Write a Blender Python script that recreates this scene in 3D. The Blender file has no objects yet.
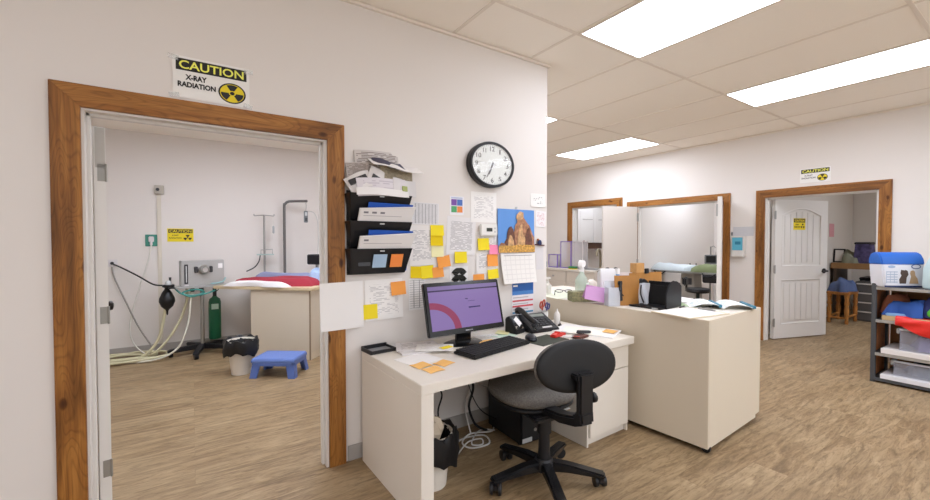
import bpy, bmesh, math, random
from mathutils import Vector, Matrix
random.seed(7)
SC = bpy.context.scene
COL = SC.collection
PI = math.pi
R = math.radians

# ------------------------------------------------------------------ materials
def lin(h):
    h = h.lstrip('#')
    out = []
    for i in (0, 2, 4):
        c = int(h[i:i+2], 16) / 255
        out.append(c / 12.92 if c <= 0.04045 else ((c + 0.055) / 1.055) ** 2.4)
    return (*out, 1)

_m = {}
def M(name, col='#cccccc', rough=.5, metal=0, emit=0, trans=0, ior=1.45, bump=0, bscale=200, alpha=1, spec=.5, var=0, vscale=3, coat=0, base=None):
    if name in _m: return _m[name]
    m = bpy.data.materials.new(name); m.use_nodes = True
    nt = m.node_tree; b = nt.nodes['Principled BSDF']
    b.inputs['Base Color'].default_value = lin(col)
    b.inputs['Roughness'].default_value = rough
    b.inputs['Metallic'].default_value = metal
    b.inputs['IOR'].default_value = ior
    b.inputs['Specular IOR Level'].default_value = spec
    b.inputs['Transmission Weight'].default_value = trans
    b.inputs['Alpha'].default_value = alpha
    b.inputs['Coat Weight'].default_value = coat
    if emit:
        b.inputs['Emission Color'].default_value = lin(col)
        b.inputs['Emission Strength'].default_value = emit
    if base: b.inputs['Base Color'].default_value = lin(base)
    tc = None
    if bump or var:
        tc = nt.nodes.new('ShaderNodeTexCoord')
    if var:
        n = nt.nodes.new('ShaderNodeTexNoise'); n.inputs['Scale'].default_value = vscale; n.inputs['Detail'].default_value = 5
        r = nt.nodes.new('ShaderNodeHueSaturation'); r.inputs['Color'].default_value = lin(col)
        mr = nt.nodes.new('ShaderNodeMapRange'); mr.inputs['To Min'].default_value = 1 - var; mr.inputs['To Max'].default_value = 1 + var
        mr.inputs['From Min'].default_value = .3; mr.inputs['From Max'].default_value = .7
        nt.links.new(tc.outputs['Object'], n.inputs['Vector']); nt.links.new(n.outputs['Fac'], mr.inputs['Value'])
        nt.links.new(mr.outputs['Result'], r.inputs['Value']); nt.links.new(r.outputs['Color'], b.inputs['Base Color'])
    if bump:
        n2 = nt.nodes.new('ShaderNodeTexNoise'); n2.inputs['Scale'].default_value = bscale; n2.inputs['Detail'].default_value = 3
        bp = nt.nodes.new('ShaderNodeBump'); bp.inputs['Strength'].default_value = bump; bp.inputs['Distance'].default_value = .004
        nt.links.new(tc.outputs['Object'], n2.inputs['Vector']); nt.links.new(n2.outputs['Fac'], bp.inputs['Height'])
        nt.links.new(bp.outputs['Normal'], b.inputs['Normal'])
    _m[name] = m
    return m

def ramp(nt, stops):
    r = nt.nodes.new('ShaderNodeValToRGB'); e = r.color_ramp.elements
    while len(e) < len(stops): e.new(.5)
    for el, (p, c) in zip(e, stops): el.position = p; el.color = lin(c)
    return r

def wood_mat(name, axis, stops, ring=26, knots=True, rough=.45):
    """stained pine: long grain, cathedral growth lines and knots, laid in the plane of the board"""
    if name in _m: return _m[name]
    m = bpy.data.materials.new(name); m.use_nodes = True; nt = m.node_tree; L = nt.links.new
    b = nt.nodes['Principled BSDF']; b.inputs['Roughness'].default_value = rough; b.inputs['Specular IOR Level'].default_value = .3
    tc = nt.nodes.new('ShaderNodeTexCoord'); sp = nt.nodes.new('ShaderNodeSeparateXYZ'); L(tc.outputs['Object'], sp.inputs['Vector'])
    def mm(op, a, c):
        n = nt.nodes.new('ShaderNodeMath'); n.operation = op
        for k, x in enumerate((a, c)):
            if isinstance(x, (int, float)): n.inputs[k].default_value = x
            else: L(x, n.inputs[k])
        return n.outputs[0]
    if axis == 'z': across, along = mm('ADD', sp.outputs['X'], sp.outputs['Y']), sp.outputs['Z']
    else: across, along = sp.outputs['Z'], sp.outputs['XYZ'.index(axis.upper())]
    def vec(sa, sl, off=0):
        c = nt.nodes.new('ShaderNodeCombineXYZ'); L(mm('MULTIPLY', across, sa), c.inputs['X']); L(mm('MULTIPLY', along, sl), c.inputs['Y']); c.inputs['Z'].default_value = off
        return c.outputs[0]
    def noise(v, scale, det, dist):
        n = nt.nodes.new('ShaderNodeTexNoise'); n.inputs['Scale'].default_value = scale; n.inputs['Detail'].default_value = det; n.inputs['Distortion'].default_value = dist
        L(v, n.inputs['Vector']); return n.outputs['Fac']
    r = ramp(nt, stops); L(noise(vec(ring*.5, 1.0), .8, 5, 1.0), r.inputs['Fac'])
    def mul(a, c, f):
        mx = nt.nodes.new('ShaderNodeMix'); mx.data_type = 'RGBA'; mx.blend_type = 'MULTIPLY'; mx.inputs['Factor'].default_value = f
        L(a, mx.inputs['A']); L(c, mx.inputs['B']); return mx.outputs['Result']
    out = r.outputs['Color']
    # growth lines: bands of a slowly varying height field
    band = mm('FRACT', mm('MULTIPLY', noise(vec(9, 1.5, 3.3), 1.0, 1.5, .3), 24), 0)
    br = ramp(nt, [(.0, '#7a6450'), (.22, '#ffffff'), (.8, '#f2e6da'), (.98, '#8a725c')]); L(band, br.inputs['Fac'])
    out = mul(out, br.outputs['Color'], .34)
    fr = ramp(nt, [(.35, '#8a7a6a'), (.6, '#ffffff')]); L(noise(vec(150, 5, 1.7), 1, 3, 0), fr.inputs['Fac'])
    out = mul(out, fr.outputs['Color'], .35)
    if knots:
        v = nt.nodes.new('ShaderNodeTexVoronoi'); v.inputs['Scale'].default_value = 1; L(vec(7.5, 3.6, 0), v.inputs['Vector'])
        kr = ramp(nt, [(.0, '#3a2010'), (.05, '#5a3618'), (.09, '#a08a72'), (.13, '#ffffff')]); L(v.outputs['Distance'], kr.inputs['Fac'])
        out = mul(out, kr.outputs['Color'], .8)
    L(out, b.inputs['Base Color'])
    _m[name] = m
    return m

def print_mat(name, paper='#e9e6e3', ink='#9a9898', lines=26, margin=.12, cols=0, density=.55, header=None):
    """paper printed with rows of broken grey lines (or a ruled table) in Generated coordinates"""
    if name in _m: return _m[name]
    m = bpy.data.materials.new(name); m.use_nodes = True; nt = m.node_tree; L = nt.links.new
    b = nt.nodes['Principled BSDF']; b.inputs['Roughness'].default_value = .75; b.inputs['Specular IOR Level'].default_value = .2
    tc = nt.nodes.new('ShaderNodeTexCoord'); sx = nt.nodes.new('ShaderNodeSeparateXYZ'); L(tc.outputs['UV'], sx.inputs['Vector'])
    def math_(op, a, bb=None, clamp=False):
        n = nt.nodes.new('ShaderNodeMath'); n.operation = op; n.use_clamp = clamp
        for k, x in enumerate((a, bb)):
            if x is None: continue
            if isinstance(x, (int, float)): n.inputs[k].default_value = x
            else: L(x, n.inputs[k])
        return n.outputs[0]
    u, v = sx.outputs['X'], sx.outputs['Y']
    row = math_('FRACT', math_('MULTIPLY', v, lines))
    if cols:
        on = math_('MAXIMUM', math_('GREATER_THAN', row, .82), math_('GREATER_THAN', math_('FRACT', math_('MULTIPLY', u, cols)), .86))
    else:
        on = math_('MULTIPLY', math_('GREATER_THAN', row, .3), math_('LESS_THAN', row, .75))
        cell = nt.nodes.new('ShaderNodeCombineXYZ')
        L(math_('FLOOR', math_('MULTIPLY', v, lines)), cell.inputs['Y']); L(math_('FLOOR', math_('MULTIPLY', u, 14)), cell.inputs['X'])
        wn = nt.nodes.new('ShaderNodeTexWhiteNoise'); wn.noise_dimensions = '2D'; L(cell.outputs[0], wn.inputs['Vector'])
        on = math_('MULTIPLY', on, math_('LESS_THAN', wn.outputs['Value'], density))
    for s, lo in ((u, margin), (v, margin)):
        on = math_('MULTIPLY', on, math_('MULTIPLY', math_('GREATER_THAN', s, lo), math_('LESS_THAN', s, 1 - lo)))
    mx = nt.nodes.new('ShaderNodeMix'); mx.data_type = 'RGBA'; mx.inputs['A'].default_value = lin(paper); mx.inputs['B'].default_value = lin(ink)
    L(on, mx.inputs['Factor']); out = mx.outputs['Result']
    if header:
        mh = nt.nodes.new('ShaderNodeMix'); mh.data_type = 'RGBA'; mh.inputs['B'].default_value = lin(header)
        L(math_('GREATER_THAN', v, .9), mh.inputs['Factor']); L(out, mh.inputs['A']); out = mh.outputs['Result']
    L(out, b.inputs['Base Color']); _m[name] = m
    return m

# ------------------------------------------------------------------ geometry
class G:
    def __init__(s): s.v = []; s.f = []; s.uv = {}
    def add(s, vs, fs, T=None):
        k = len(s.v)
        for p in vs:
            p = Vector(p); s.v.append(T @ p if T is not None else p)
        s.f += [tuple(i + k for i in f) for f in fs]
        return s
    def box(s, x0, x1, y0, y1, z0, z1, T=None):
        vs = [(x, y, z) for z in (z0, z1) for y in (y0, y1) for x in (x0, x1)]
        return s.add(vs, [(0, 2, 3, 1), (4, 5, 7, 6), (0, 1, 5, 4), (2, 6, 7, 3), (0, 4, 6, 2), (1, 3, 7, 5)], T)
    def cbox(s, c, d, T=None):
        return s.box(c[0]-d[0]/2, c[0]+d[0]/2, c[1]-d[1]/2, c[1]+d[1]/2, c[2]-d[2]/2, c[2]+d[2]/2, T)
    def prism(s, pts, axis, a, b, T=None):
        """polygon pts (2D) pushed along axis from a to b; 2D axes are the other two in xyz order"""
        n = len(pts); vs = []
        for t in (a, b):
            for p, q in pts:
                vs.append({'x': (t, p, q), 'y': (p, t, q), 'z': (p, q, t)}[axis])
        fs = [tuple(range(n))[::-1], tuple(range(n, 2*n))] + [(i, (i+1) % n, n+(i+1) % n, n+i) for i in range(n)]
        return s.add(vs, fs, T)
    def lathe(s, prof, c=(0, 0, 0), n=24, T=None, sx=1, sy=1, cap=True):
        vs = []; m = len(prof)
        for r, z in prof:
            for k in range(n):
                a = 2*PI*k/n; vs.append((c[0]+r*sx*math.cos(a), c[1]+r*sy*math.sin(a), c[2]+z))
        fs = [(j*n+k, j*n+(k+1) % n, (j+1)*n+(k+1) % n, (j+1)*n+k) for j in range(m-1) for k in range(n)]
        if cap: fs += [tuple(range(n))[::-1], tuple(range((m-1)*n, m*n))]
        return s.add(vs, fs, T)
    def cyl(s, a, b, r, r2=None, n=16):
        a, b = Vector(a), Vector(b); d = b-a; r2 = r if r2 is None else r2
        T = Matrix.Translation(a) @ d.to_track_quat('Z', 'Y').to_matrix().to_4x4()
        return s.lathe([(r, 0), (r2, d.length)], n=n, T=T)
    def tube(s, pts, r, n=8, smooth=4, closed=False):
        P = [Vector(p) for p in pts]
        if smooth > 1 and len(P) > 2:
            Q = []
            m = len(P)
            for i in range(m if closed else m-1):
                p0 = P[i-1] if (i or closed) else P[0]; p1 = P[i]; p2 = P[(i+1) % m]; p3 = P[(i+2) % m] if (closed or i+2 < m) else P[-1]
                for k in range(smooth):
                    t = k/smooth
                    Q.append(.5*((2*p1)+(p2-p0)*t+(2*p0-5*p1+4*p2-p3)*t*t+(3*p1-p0-3*p2+p3)*t**3))
            if not closed: Q.append(P[-1])
            P = Q
        m = len(P); vs = []; up = None
        for i, p in enumerate(P):
            d = (P[(i+1) % m]-P[i-1]) if closed else (P[min(i+1, m-1)]-P[max(i-1, 0)])
            if d.length < 1e-9: d = Vector((0, 0, 1))
            d.normalize()
            if up is None: up = d.orthogonal().normalized()
            up = (up-d*up.dot(d))
            up = up.normalized() if up.length > 1e-6 else d.orthogonal().normalized()
            w = d.cross(up)
            for k in range(n):
                a = 2*PI*k/n; vs.append(p+up*r*math.cos(a)+w*r*math.sin(a))
        fs = [(i*n+k, i*n+(k+1) % n, ((i+1) % m)*n+(k+1) % n, ((i+1) % m)*n+k) for i in range(m if closed else m-1) for k in range(n)]
        if not closed: fs += [tuple(range(n))[::-1], tuple(range((m-1)*n, m*n))]
        return s.add(vs, fs)
    def sheet(s, w, h, fn=None, nx=8, ny=8, th=.0015, T=None):
        """thin solid sheet centred at origin in the local XZ plane, front towards -y; fn(u,v)->(dx,dy,dz)"""
        k = len(s.v); vs = []
        for side in (0, 1):
            for j in range(ny+1):
                for i in range(nx+1):
                    u, v = i/nx, j/ny
                    d = fn(u, v) if fn else (0, 0, 0)
                    vs.append(((u-.5)*w+d[0], (side-.5)*th+d[1], (v-.5)*h+d[2]))
        N = (nx+1)*(ny+1); fs = []
        for j in range(ny):
            for i in range(nx):
                a = j*(nx+1)+i; q = (a, a+1, a+nx+2, a+nx+1)
                s.uv[len(s.f)+len(fs)] = [(i/nx, j/ny), ((i+1)/nx, j/ny), ((i+1)/nx, (j+1)/ny), (i/nx, (j+1)/ny)]
                fs.append(q)
                b = a+N; fs.append((b, b+nx+1, b+nx+2, b+1))
        for i in range(nx):
            fs.append((i, i+N, i+1+N, i+1)); a = ny*(nx+1)+i; fs.append((a, a+1, a+1+N, a+N))
        for j in range(ny):
            a = j*(nx+1); b = a+nx+1; fs.append((a, b, b+N, a+N)); a += nx; b += nx; fs.append((a, a+N, b+N, b))
        return s.add(vs, fs, T)
    def build(s, name, mat, parent=None, bevel=0, seg=2, smooth=True, sub=0, angle=38):
        me = bpy.data.meshes.new(name)
        me.from_pydata([tuple(p) for p in s.v], [], s.f)
        if s.uv:
            ul = me.uv_layers.new(name='UVMap')
            for p in me.polygons:
                c = s.uv.get(p.index)
                if c:
                    for li, q in zip(p.loop_indices, c): ul.data[li].uv = q
        bm = bmesh.new(); bm.from_mesh(me)
        if not s.uv: bmesh.ops.recalc_face_normals(bm, faces=bm.faces)
        if bevel:
            es = [e for e in bm.edges if len(e.link_faces) == 2 and e.calc_face_angle(0) > .6]
            bmesh.ops.bevel(bm, geom=es, offset=bevel, segments=seg, affect='EDGES', clamp_overlap=True)
        bm.to_mesh(me); bm.free()
        o = bpy.data.objects.new(name, me); COL.objects.link(o)
        if mat: me.materials.append(mat)
        if smooth:
            me.polygons.foreach_set('use_smooth', [True]*len(me.polygons))
            me.set_sharp_from_angle(angle=R(angle))
        if parent: o.parent = parent
        if sub:
            md = o.modifiers.new('s', 'SUBSURF'); md.levels = sub; md.render_levels = sub
        return o

def tag(o, label=None, cat=None, group=None, kind=None):
    if label: o['label'] = label
    if cat: o['category'] = cat
    if group: o['group'] = group
    if kind: o['kind'] = kind
    return o
def thing(name, label, cat, loc=(0, 0, 0), rz=0, group=None, rot=None):
    o = bpy.data.objects.new(name, None); COL.objects.link(o)
    o.location = loc; o.rotation_euler = rot or (0, 0, rz); o.empty_display_size = .05
    return tag(o, label, cat, group)
def place(o, loc, rot=(0, 0, 0)):
    o.location = loc; o.rotation_euler = rot; return o
def struct(name, g, mat, parent=None, bevel=0, **k):
    o = g.build(name, mat, parent, bevel=bevel, **k)
    if not parent: o['kind'] = 'structure'
    return o

_txt = {}
def text(name, s, mat, parent, w, h, loc, rot=(R(90), 0, 0), bold=0, depth=.0012):
    """lettering fitted into a w x h box centred at loc (local to parent)"""
    cu = bpy.data.curves.new('t', 'FONT'); cu.body = s; cu.align_x = 'CENTER'; cu.extrude = 0.02; cu.offset = bold; cu.resolution_u = 3
    o = bpy.data.objects.new('t', cu); COL.objects.link(o)
    dg = bpy.context.evaluated_depsgraph_get(); dg.update()
    me = bpy.data.meshes.new_from_object(o.evaluated_get(dg))
    bpy.data.objects.remove(o)
    xs = [v.co.x for v in me.vertices]; ys = [v.co.y for v in me.vertices]
    x0, x1, y0, y1 = min(xs), max(xs), min(ys), max(ys)
    for v in me.vertices:
        v.co.x = ((v.co.x-x0)/(x1-x0)-.5)*w; v.co.y = ((v.co.y-y0)/(y1-y0)-.5)*h; v.co.z = v.co.z/.02*depth/2
    me.materials.clear(); me.materials.append(mat)
    o = bpy.data.objects.new(name, me); COL.objects.link(o); o.parent = parent; o.location = loc; o.rotation_euler = rot
    return o

# ------------------------------------------------------------------ palette
WALL = M('wall_paint', '#e2ddd8', .85, bump=.05, bscale=350, spec=.25)
WALLG = M('grey_wall_paint', '#cdc6bc', .85, spec=.25)
WHITE = M('white_trim_paint', '#dedbd6', .45)
LAM = M('white_laminate', '#e3ddd2', .35)
LAM2 = M('cream_laminate', '#d9cfbc', .4)
BEIGE = M('beige_laminate', '#d3c7b2', .5)
CEIL = M('ceiling_tile', '#faf5ec', .95, bump=.25, bscale=120, spec=.1)
GRID = M('ceiling_grid_white', '#e9e1d6', .6)
BASEG = M('grey_vinyl_base', '#a8a39d', .6)
BLACK = M('black_plastic', '#17171a', .42)
BLACKM = M('matte_black_plastic', '#141415', .6)
DGREY = M('charcoal_plastic', '#38383b', .5)
GREY = M('grey_plastic', '#8d8f91', .5)
LGREY = M('light_grey_plastic', '#c4c6c6', .45)
STEEL = M('brushed_steel', '#a9a9a6', .35, metal=.9)
CHROME = M('chrome', '#d0d0d0', .12, metal=1)
BRONZE = M('dark_bronze', '#2a2320', .4, metal=.6)
PAPER = M('plain_paper', '#eceae8', .8, spec=.2)
PAPER2 = M('grey_paper', '#d9d6d6', .8, spec=.2)
KRAFT = M('kraft_paper', '#c0935a', .8, var=.08, vscale=20)
YEL = M('yellow_note', '#f2dc33', .8, spec=.2); YEL2 = M('deep_yellow_note', '#e6c81f', .8, spec=.2)
PALE = M('pale_yellow_note', '#ece7b4', .8, spec=.2); ORG = M('orange_note', '#f5a352', .8, spec=.2)
ORG2 = M('amber_note', '#f3c074', .8, spec=.2)
PNK = M('pink_note', '#f48fb1', .8, spec=.2); BLU = M('blue_note', '#a9c4dd', .8, spec=.2)
ROYAL = M('royal_blue', '#1f56b4', .5); NAVY = M('navy_blue', '#23335e', .6)
RED = M('red_plastic', '#d03025', .4); GREEN = M('green_cylinder_paint', '#1f6140', .4)
CLEAR = M('clear_plastic', '#eef2f2', .08, trans=.0, alpha=.28)
FROST = M('frosted_plastic', '#dfe3ea', .3, alpha=.55)
SIGNW = M('sign_white', '#ecebe7', .35); SIGNY = M('sign_yellow', '#e8d21c', .45); SIGNK = M('sign_black', '#15150f', .4)
LIME = M('sign_lime_yellow', '#eff06a', .45)
wood_st = [(.3, '#744a20'), (.45, '#95622d'), (.57, '#ad773a'), (.72, '#935e2a')]
WZ = wood_mat('stained_pine_upright', 'z', wood_st)
WX = wood_mat('stained_pine_header', 'x', wood_st)
WY = wood_mat('stained_pine_crosswise', 'y', wood_st)
OAK = wood_mat('honey_oak', 'z', [(.3, '#8f5a2a'), (.5, '#b57a3d'), (.7, '#c58c4b')], knots=False)

def floor_mat():
    m = bpy.data.materials.new('vinyl_plank_floor'); m.use_nodes = True; nt = m.node_tree; L = nt.links.new
    b = nt.nodes['Principled BSDF']; b.inputs['Roughness'].default_value = .5; b.inputs['Specular IOR Level'].default_value = .35
    tc = nt.nodes.new('ShaderNodeTexCoord')
    br = nt.nodes.new('ShaderNodeTexBrick'); br.inputs['Scale'].default_value = 1; br.inputs['Brick Width'].default_value = 1.5; br.inputs['Row Height'].default_value = .19
    br.inputs['Mortar Size'].default_value = .0015; br.inputs['Color1'].default_value = (0, 0, 0, 1); br.inputs['Color2'].default_value = (1, 1, 1, 1); br.inputs['Mortar'].default_value = (.5, .5, .5, 1)
    br.offset = .37; L(tc.outputs['Object'], br.inputs['Vector'])
    ad = nt.nodes.new('ShaderNodeVectorMath'); ad.operation = 'MULTIPLY_ADD'; ad.inputs[1].default_value = (3.1, 1.7, 0)
    L(br.outputs['Color'], ad.inputs[0]); L(tc.outputs['Object'], ad.inputs[2])
    def noise(scale, stretch, det, dist, stops):
        mp = nt.nodes.new('ShaderNodeMapping'); mp.inputs['Scale'].default_value = stretch; L(ad.outputs[0], mp.inputs['Vector'])
        n = nt.nodes.new('ShaderNodeTexNoise'); n.inputs['Scale'].default_value = scale; n.inputs['Detail'].default_value = det; n.inputs['Distortion'].default_value = dist
        n.inputs['Roughness'].default_value = .62
        L(mp.outputs['Vector'], n.inputs['Vector']); r = ramp(nt, stops); L(n.outputs['Fac'], r.inputs['Fac']); return r.outputs['Color']
    a = noise(2.2, (1, 7, 1), 9, 1.6, [(.3, '#7a664b'), (.45, '#957f60'), (.58, '#a58e6d'), (.74, '#b6a07e')])
    c = noise(9, (1, 6, 1), 6, 1.5, [(.36, '#8b7c68'), (.52, '#ffffff')])
    d = noise(.9, (1, 1.4, 1), 3, .6, [(.35, '#cdbfac'), (.65, '#ffffff')])
    def mul(x, y, f):
        mx = nt.nodes.new('ShaderNodeMix'); mx.data_type = 'RGBA'; mx.blend_type = 'MULTIPLY'; mx.inputs['Factor'].default_value = f
        L(x, mx.inputs['A']); L(y, mx.inputs['B']); return mx.outputs['Result']
    o = mul(mul(a, c, .36), d, .5)
    seam = nt.nodes.new('ShaderNodeMix'); seam.data_type = 'RGBA'; seam.inputs['B'].default_value = lin('#6d5d4b')
    ml = nt.nodes.new('ShaderNodeMath'); ml.operation = 'MULTIPLY'; ml.inputs[1].default_value = .18; L(br.outputs['Fac'], ml.inputs[0])
    L(ml.outputs[0], seam.inputs['Factor']); L(o, seam.inputs['A'])
    L(seam.outputs['Result'], b.inputs['Base Color'])
    return m
FLOOR = floor_mat()

# ------------------------------------------------------------------ camera
H = 1.43
cam = bpy.data.cameras.new('camera'); co = bpy.data.objects.new('camera', cam); COL.objects.link(co)
cam.sensor_width = 36; cam.lens = 36*409.162/930; cam.clip_start = .05
co.location = (0, 0, H); co.rotation_euler = (PI/2-.022473, 0, -.588641)
SC.camera = co

# ------------------------------------------------------------------ room shell
YA, YB = 2.606, 2.735      # wall with the X-ray door, both faces
XB, XC = 6.818, 6.95       # wall with the far doors, both faces
CZ, XZ = 2.966, 2.80       # ceilings
XE = 2.606                 # free end of the near wall
YX = 6.58                  # far wall of the X-ray room
struct('floor', G().box(-2.6, 11.6, -3.2, 7.7, -.06, 0), FLOOR, smooth=False)
# near wall with opening
g = G()
g.box(-2.4, -.43, YA, YB, 0, CZ); g.box(.705, XE, YA, YB, 0, CZ); g.box(-.43, .705, YA, YB, 2.06, CZ)
struct('wall_front', g, WALL, smooth=False)
struct('wall_corner_return', G().box(XE-.13, XE, YB, YX, 0, CZ), WALL, smooth=False)
struct('wall_xray_far', G().box(-2.4, XE, YX, YX+.12, 0, CZ), WALL, smooth=False)
struct('wall_xray_left', G().box(-2.52, -2.4, YB, YX+.12, 0, CZ), WALL, smooth=False)
struct('wall_left', G().box(-2.52, -2.4, -3.2, YB, 0, CZ), WALL, smooth=False)
struct('wall_rear', G().box(-2.52, -1.6, -3.32, -3.2, 0, CZ).box(5.8, XC, -3.32, -3.2, 0, CZ).box(-1.6, 5.8, -3.32, -3.2, 0, .5).box(-1.6, 5.8, -3.32, -3.2, 2.7, CZ), WALL, smooth=False)
g = G()
for x in (-1.6, .25, 2.1, 3.95, 5.76): g.box(x, x+.04, -3.29, -3.23, .5, 2.7)
g.box(-1.6, 5.8, -3.29, -3.23, .5, .54).box(-1.6, 5.8, -3.29, -3.23, 2.66, 2.7)
struct('added_window_1', g, WHITE, smooth=False)['label'] = 'wide unseen window added behind the camera for fill light'  # added out of view so sky light brightens the ceiling and walls
struct('wall_hall_end', G().box(XE-.13, XC, 7.5, 7.62, 0, CZ), WALL, smooth=False)
# right wall: openings  door 1.33..2.49,  double door 3.03..4.50,  pass-through 4.93..6.05
g = G()
for a, b in ((-3.2, 1.318), (2.494, 3.03), (4.50, 4.93), (6.06, 7.5)): g.box(XB, XC, a, b, 0, CZ)
g.box(XB, XC, 1.318, 2.494, 2.05, CZ); g.box(XB, XC, 3.03, 4.50, 2.06, CZ); g.box(XB, XC, 4.93, 6.06, 2.14, CZ)
g.box(XB, XC, 4.93, 6.06, 0, .84)
struct('wall_right', g, WALL, smooth=False)
# rooms behind the right wall
struct('wall_office_partition', G().box(XC, 11.4, 2.60, 2.72, 0, CZ), WALLG, smooth=False)
struct('wall_office_far', G().box(11.4, 11.52, -1.5, 2.72, 0, CZ), WALLG, smooth=False)
struct('wall_office_near', G().box(XC, 11.4, -1.62, -1.5, 0, CZ), WALLG, smooth=False)
struct('wall_treatment_far', G().box(10.0, 10.12, 2.72, 7.5, 0, CZ), WALL, smooth=False)
struct('wall_treatment_partition', G().box(XC, 10.0, 4.66, 4.76, 0, CZ), WALL, smooth=False)
struct('wall_sink_room_end', G().box(XC, 10.12, 7.5, 7.62, 0, CZ), WALL, smooth=False)
# ceilings with their grid
xs = [1.63+.757*k for k in range(-6, 8)]
ys = [-2.35, -.85, .63, 2.09, 3.67, 5.22, 6.75]
g = G().box(-2.52, XC, -3.32, YB, CZ, CZ+.05).box(XE-.13, XC, YB, 7.62, CZ, CZ+.05)
ceil = struct('ceiling', g, CEIL, smooth=False)
g = G()
for x in xs:
    if x < XB: g.box(x-.013, x+.013, -3.2, 7.5 if x > XE else YA, CZ-.004, CZ+.001)
for y in ys: g.box(-2.4 if y < YA else XE, XB, y-.013, y+.013, CZ-.0045, CZ+.001)
g.build('grid_runners', GRID, ceil, smooth=False)
g = G().box(-2.4, XE, YA-.022, YA, CZ-.024, CZ-.004); g.box(XB-.022, XB, -3.2, 7.5, CZ-.024, CZ-.004); g.box(XE, XE+.022, YA-.02, 7.5, CZ-.024, CZ-.004)
g.build('wall_angle', GRID, ceil, smooth=False)
struct('ceiling_xray_room', G().box(-2.4, XE-.13, YB, YX, XZ, XZ+.05), CEIL, smooth=False)
struct('ceiling_far_rooms', G().box(XC, 11.52, -1.62, 7.62, CZ, CZ+.05), CEIL, smooth=False)

# baseboards (grey vinyl)
g = G().box(-2.4, -.545, YA-.008, YA, 0, .1).box(.825, XE, YA-.008, YA, 0, .1).box(XE, XE+.008, YA, 7.5, 0, .1)
struct('baseboard_front', g, BASEG, bevel=.002)
struct('baseboard_xray', G().box(-2.4, XE-.13, YX-.008, YX, 0, .1), BASEG, bevel=.002)
g = G()
for a, b in ((-3.2, 1.22), (2.61, 2.92), (6.2, 7.5)): g.box(XB-.008, XB, a, b, 0, .1)
struct('baseboard_right', g, BASEG, bevel=.002)

# door casings of stained pine, mitred
def casing(name, face, axis, a, b, h, w, label, sill=0, th=.022, wb=None):
    """boards lie on the plane axis=face; a..b inner edges along the wall, h inner height"""
    e = bpy.data.objects.new(name, None); COL.objects.link(e); e['kind'] = 'structure'; e['label'] = label
    w2 = w; wb = wb or w
    def P(pts, nm, mat):
        g = G()
        if axis == 'y': g.prism(pts, 'y', face-th, face)
        else: g.prism(pts, 'x', face-th, face)
        o = g.build(nm, mat, e, bevel=.002, smooth=False)
    hm = WX if axis == 'y' else WY
    P([(a-w, sill), (a, sill), (a, h), (a-w, h+w2)], 'side_board', WZ)
    P([(b, sill), (b+wb, sill), (b+wb, h+w2), (b, h)], 'side_board', WZ)
    P([(a-w, h+w2), (a, h), (b, h), (b+wb, h+w2)], 'head_board', hm)
    return e
casing('trim_1', YA, 'y', -.425, .705, 2.054, .105, 'stained pine casing around the near X-ray room doorway')
casing('trim_2', XB, 'x', 1.325, 2.487, 2.04, .112, 'stained pine casing around the panelled office door')
casing('trim_3', XB, 'x', 3.04, 4.49, 2.055, .10, 'stained pine casing around the open treatment room doorway', wb=.225)
casing('trim_4', XB, 'x', 4.94, 6.05, 2.13, .125, 'stained pine casing around the pass-through behind the sink counter', sill=.92)
# jambs
def jamb(name, axis, f0, f1, a, b, h, label, stop=.5, bottom=0):
    g = G(); t = .02
    def B(p0, p1, q0, q1, z0, z1):
        if axis == 'y': g.box(p0, p1, q0, q1, z0, z1)
        else: g.box(q0, q1, p0, p1, z0, z1)
    B(a-t, a+.001, f0, f1, bottom, h); B(b-.001, b+t, f0, f1, bottom, h); B(a-t, b+t, f0, f1, h-.001, h+t)
    m0 = f0+(f1-f0)*stop-.018; m1 = m0+.036
    B(a, a+.014, m0, m1, bottom, h); B(b-.014, b, m0, m1, bottom, h); B(a, b, m0, m1, h-.014, h)
    o = struct(name, g, WHITE, bevel=.0015); o['label'] = label
    return o
jamb('trim_5', 'y', YA-.004, YB+.004, -.415, .69, 2.045, 'white jamb lining of the X-ray room doorway')
jamb('trim_6', 'x', XB-.004, XC+.004, 1.34, 2.475, 2.03, 'white jamb lining of the office doorway')
jamb('trim_7', 'x', XB-.004, XC+.004, 3.05, 4.48, 2.045, 'white jamb lining of the treatment room doorway')
jamb('trim_8', 'x', XB-.004, XC+.004, 4.95, 6.04, 2.12, 'white lining of the pass-through opening', bottom=.84)

# doors -----------------------------------------------------------------
def hinge(parent, x, y, z, axis='y', h=.12, w=.034):
    g = G().box(x-w/2, x+w/2, y-.002, y+.002, z-h/2, z+h/2) if axis == 'y' else G().box(x-.002, x+.002, y-w/2, y+w/2, z-h/2, z+h/2)
    return g
# X-ray room leaf, swung into the room: seen on its hinge edge
d = bpy.data.objects.new('door_1', None); COL.objects.link(d); d['kind'] = 'structure'; d['label'] = 'white door leaf swung into the X-ray room, seen on its hinged edge'
d.location = (-.405, 2.745, 0); d.rotation_euler = (0, 0, R(101))
g = G().box(.0, 1.06, -.047, 0, .012, 2.005); g.build('leaf', WHITE, d, bevel=.002)
G().box(-.003, .002, -.044, -.006, 1.80, 2.0).build('edge_plate', M('edge_plate_grey', '#b5b1aa', .5), d)
for z in (.26, 1.05, 1.775):
    o = G().box(-.003, .002, -.046, -.014, z-.043, z+.043).cyl((-.005, -.047, z-.045), (-.005, -.047, z+.045), .005, n=10).build('hinge', M('hinge_grey', '#97948d', .45, metal=.4), d)
o = G().cyl((.98, -.058, .98), (.98, -.1, .98), .014).lathe([(.02, 0), (.033, .015), (.03, .03), (.012, .036)], T=Matrix.Translation((.98, -.1, .98)) @ Matrix.Rotation(R(90), 4, 'X')).build('door_handle', BRONZE, d)

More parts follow.
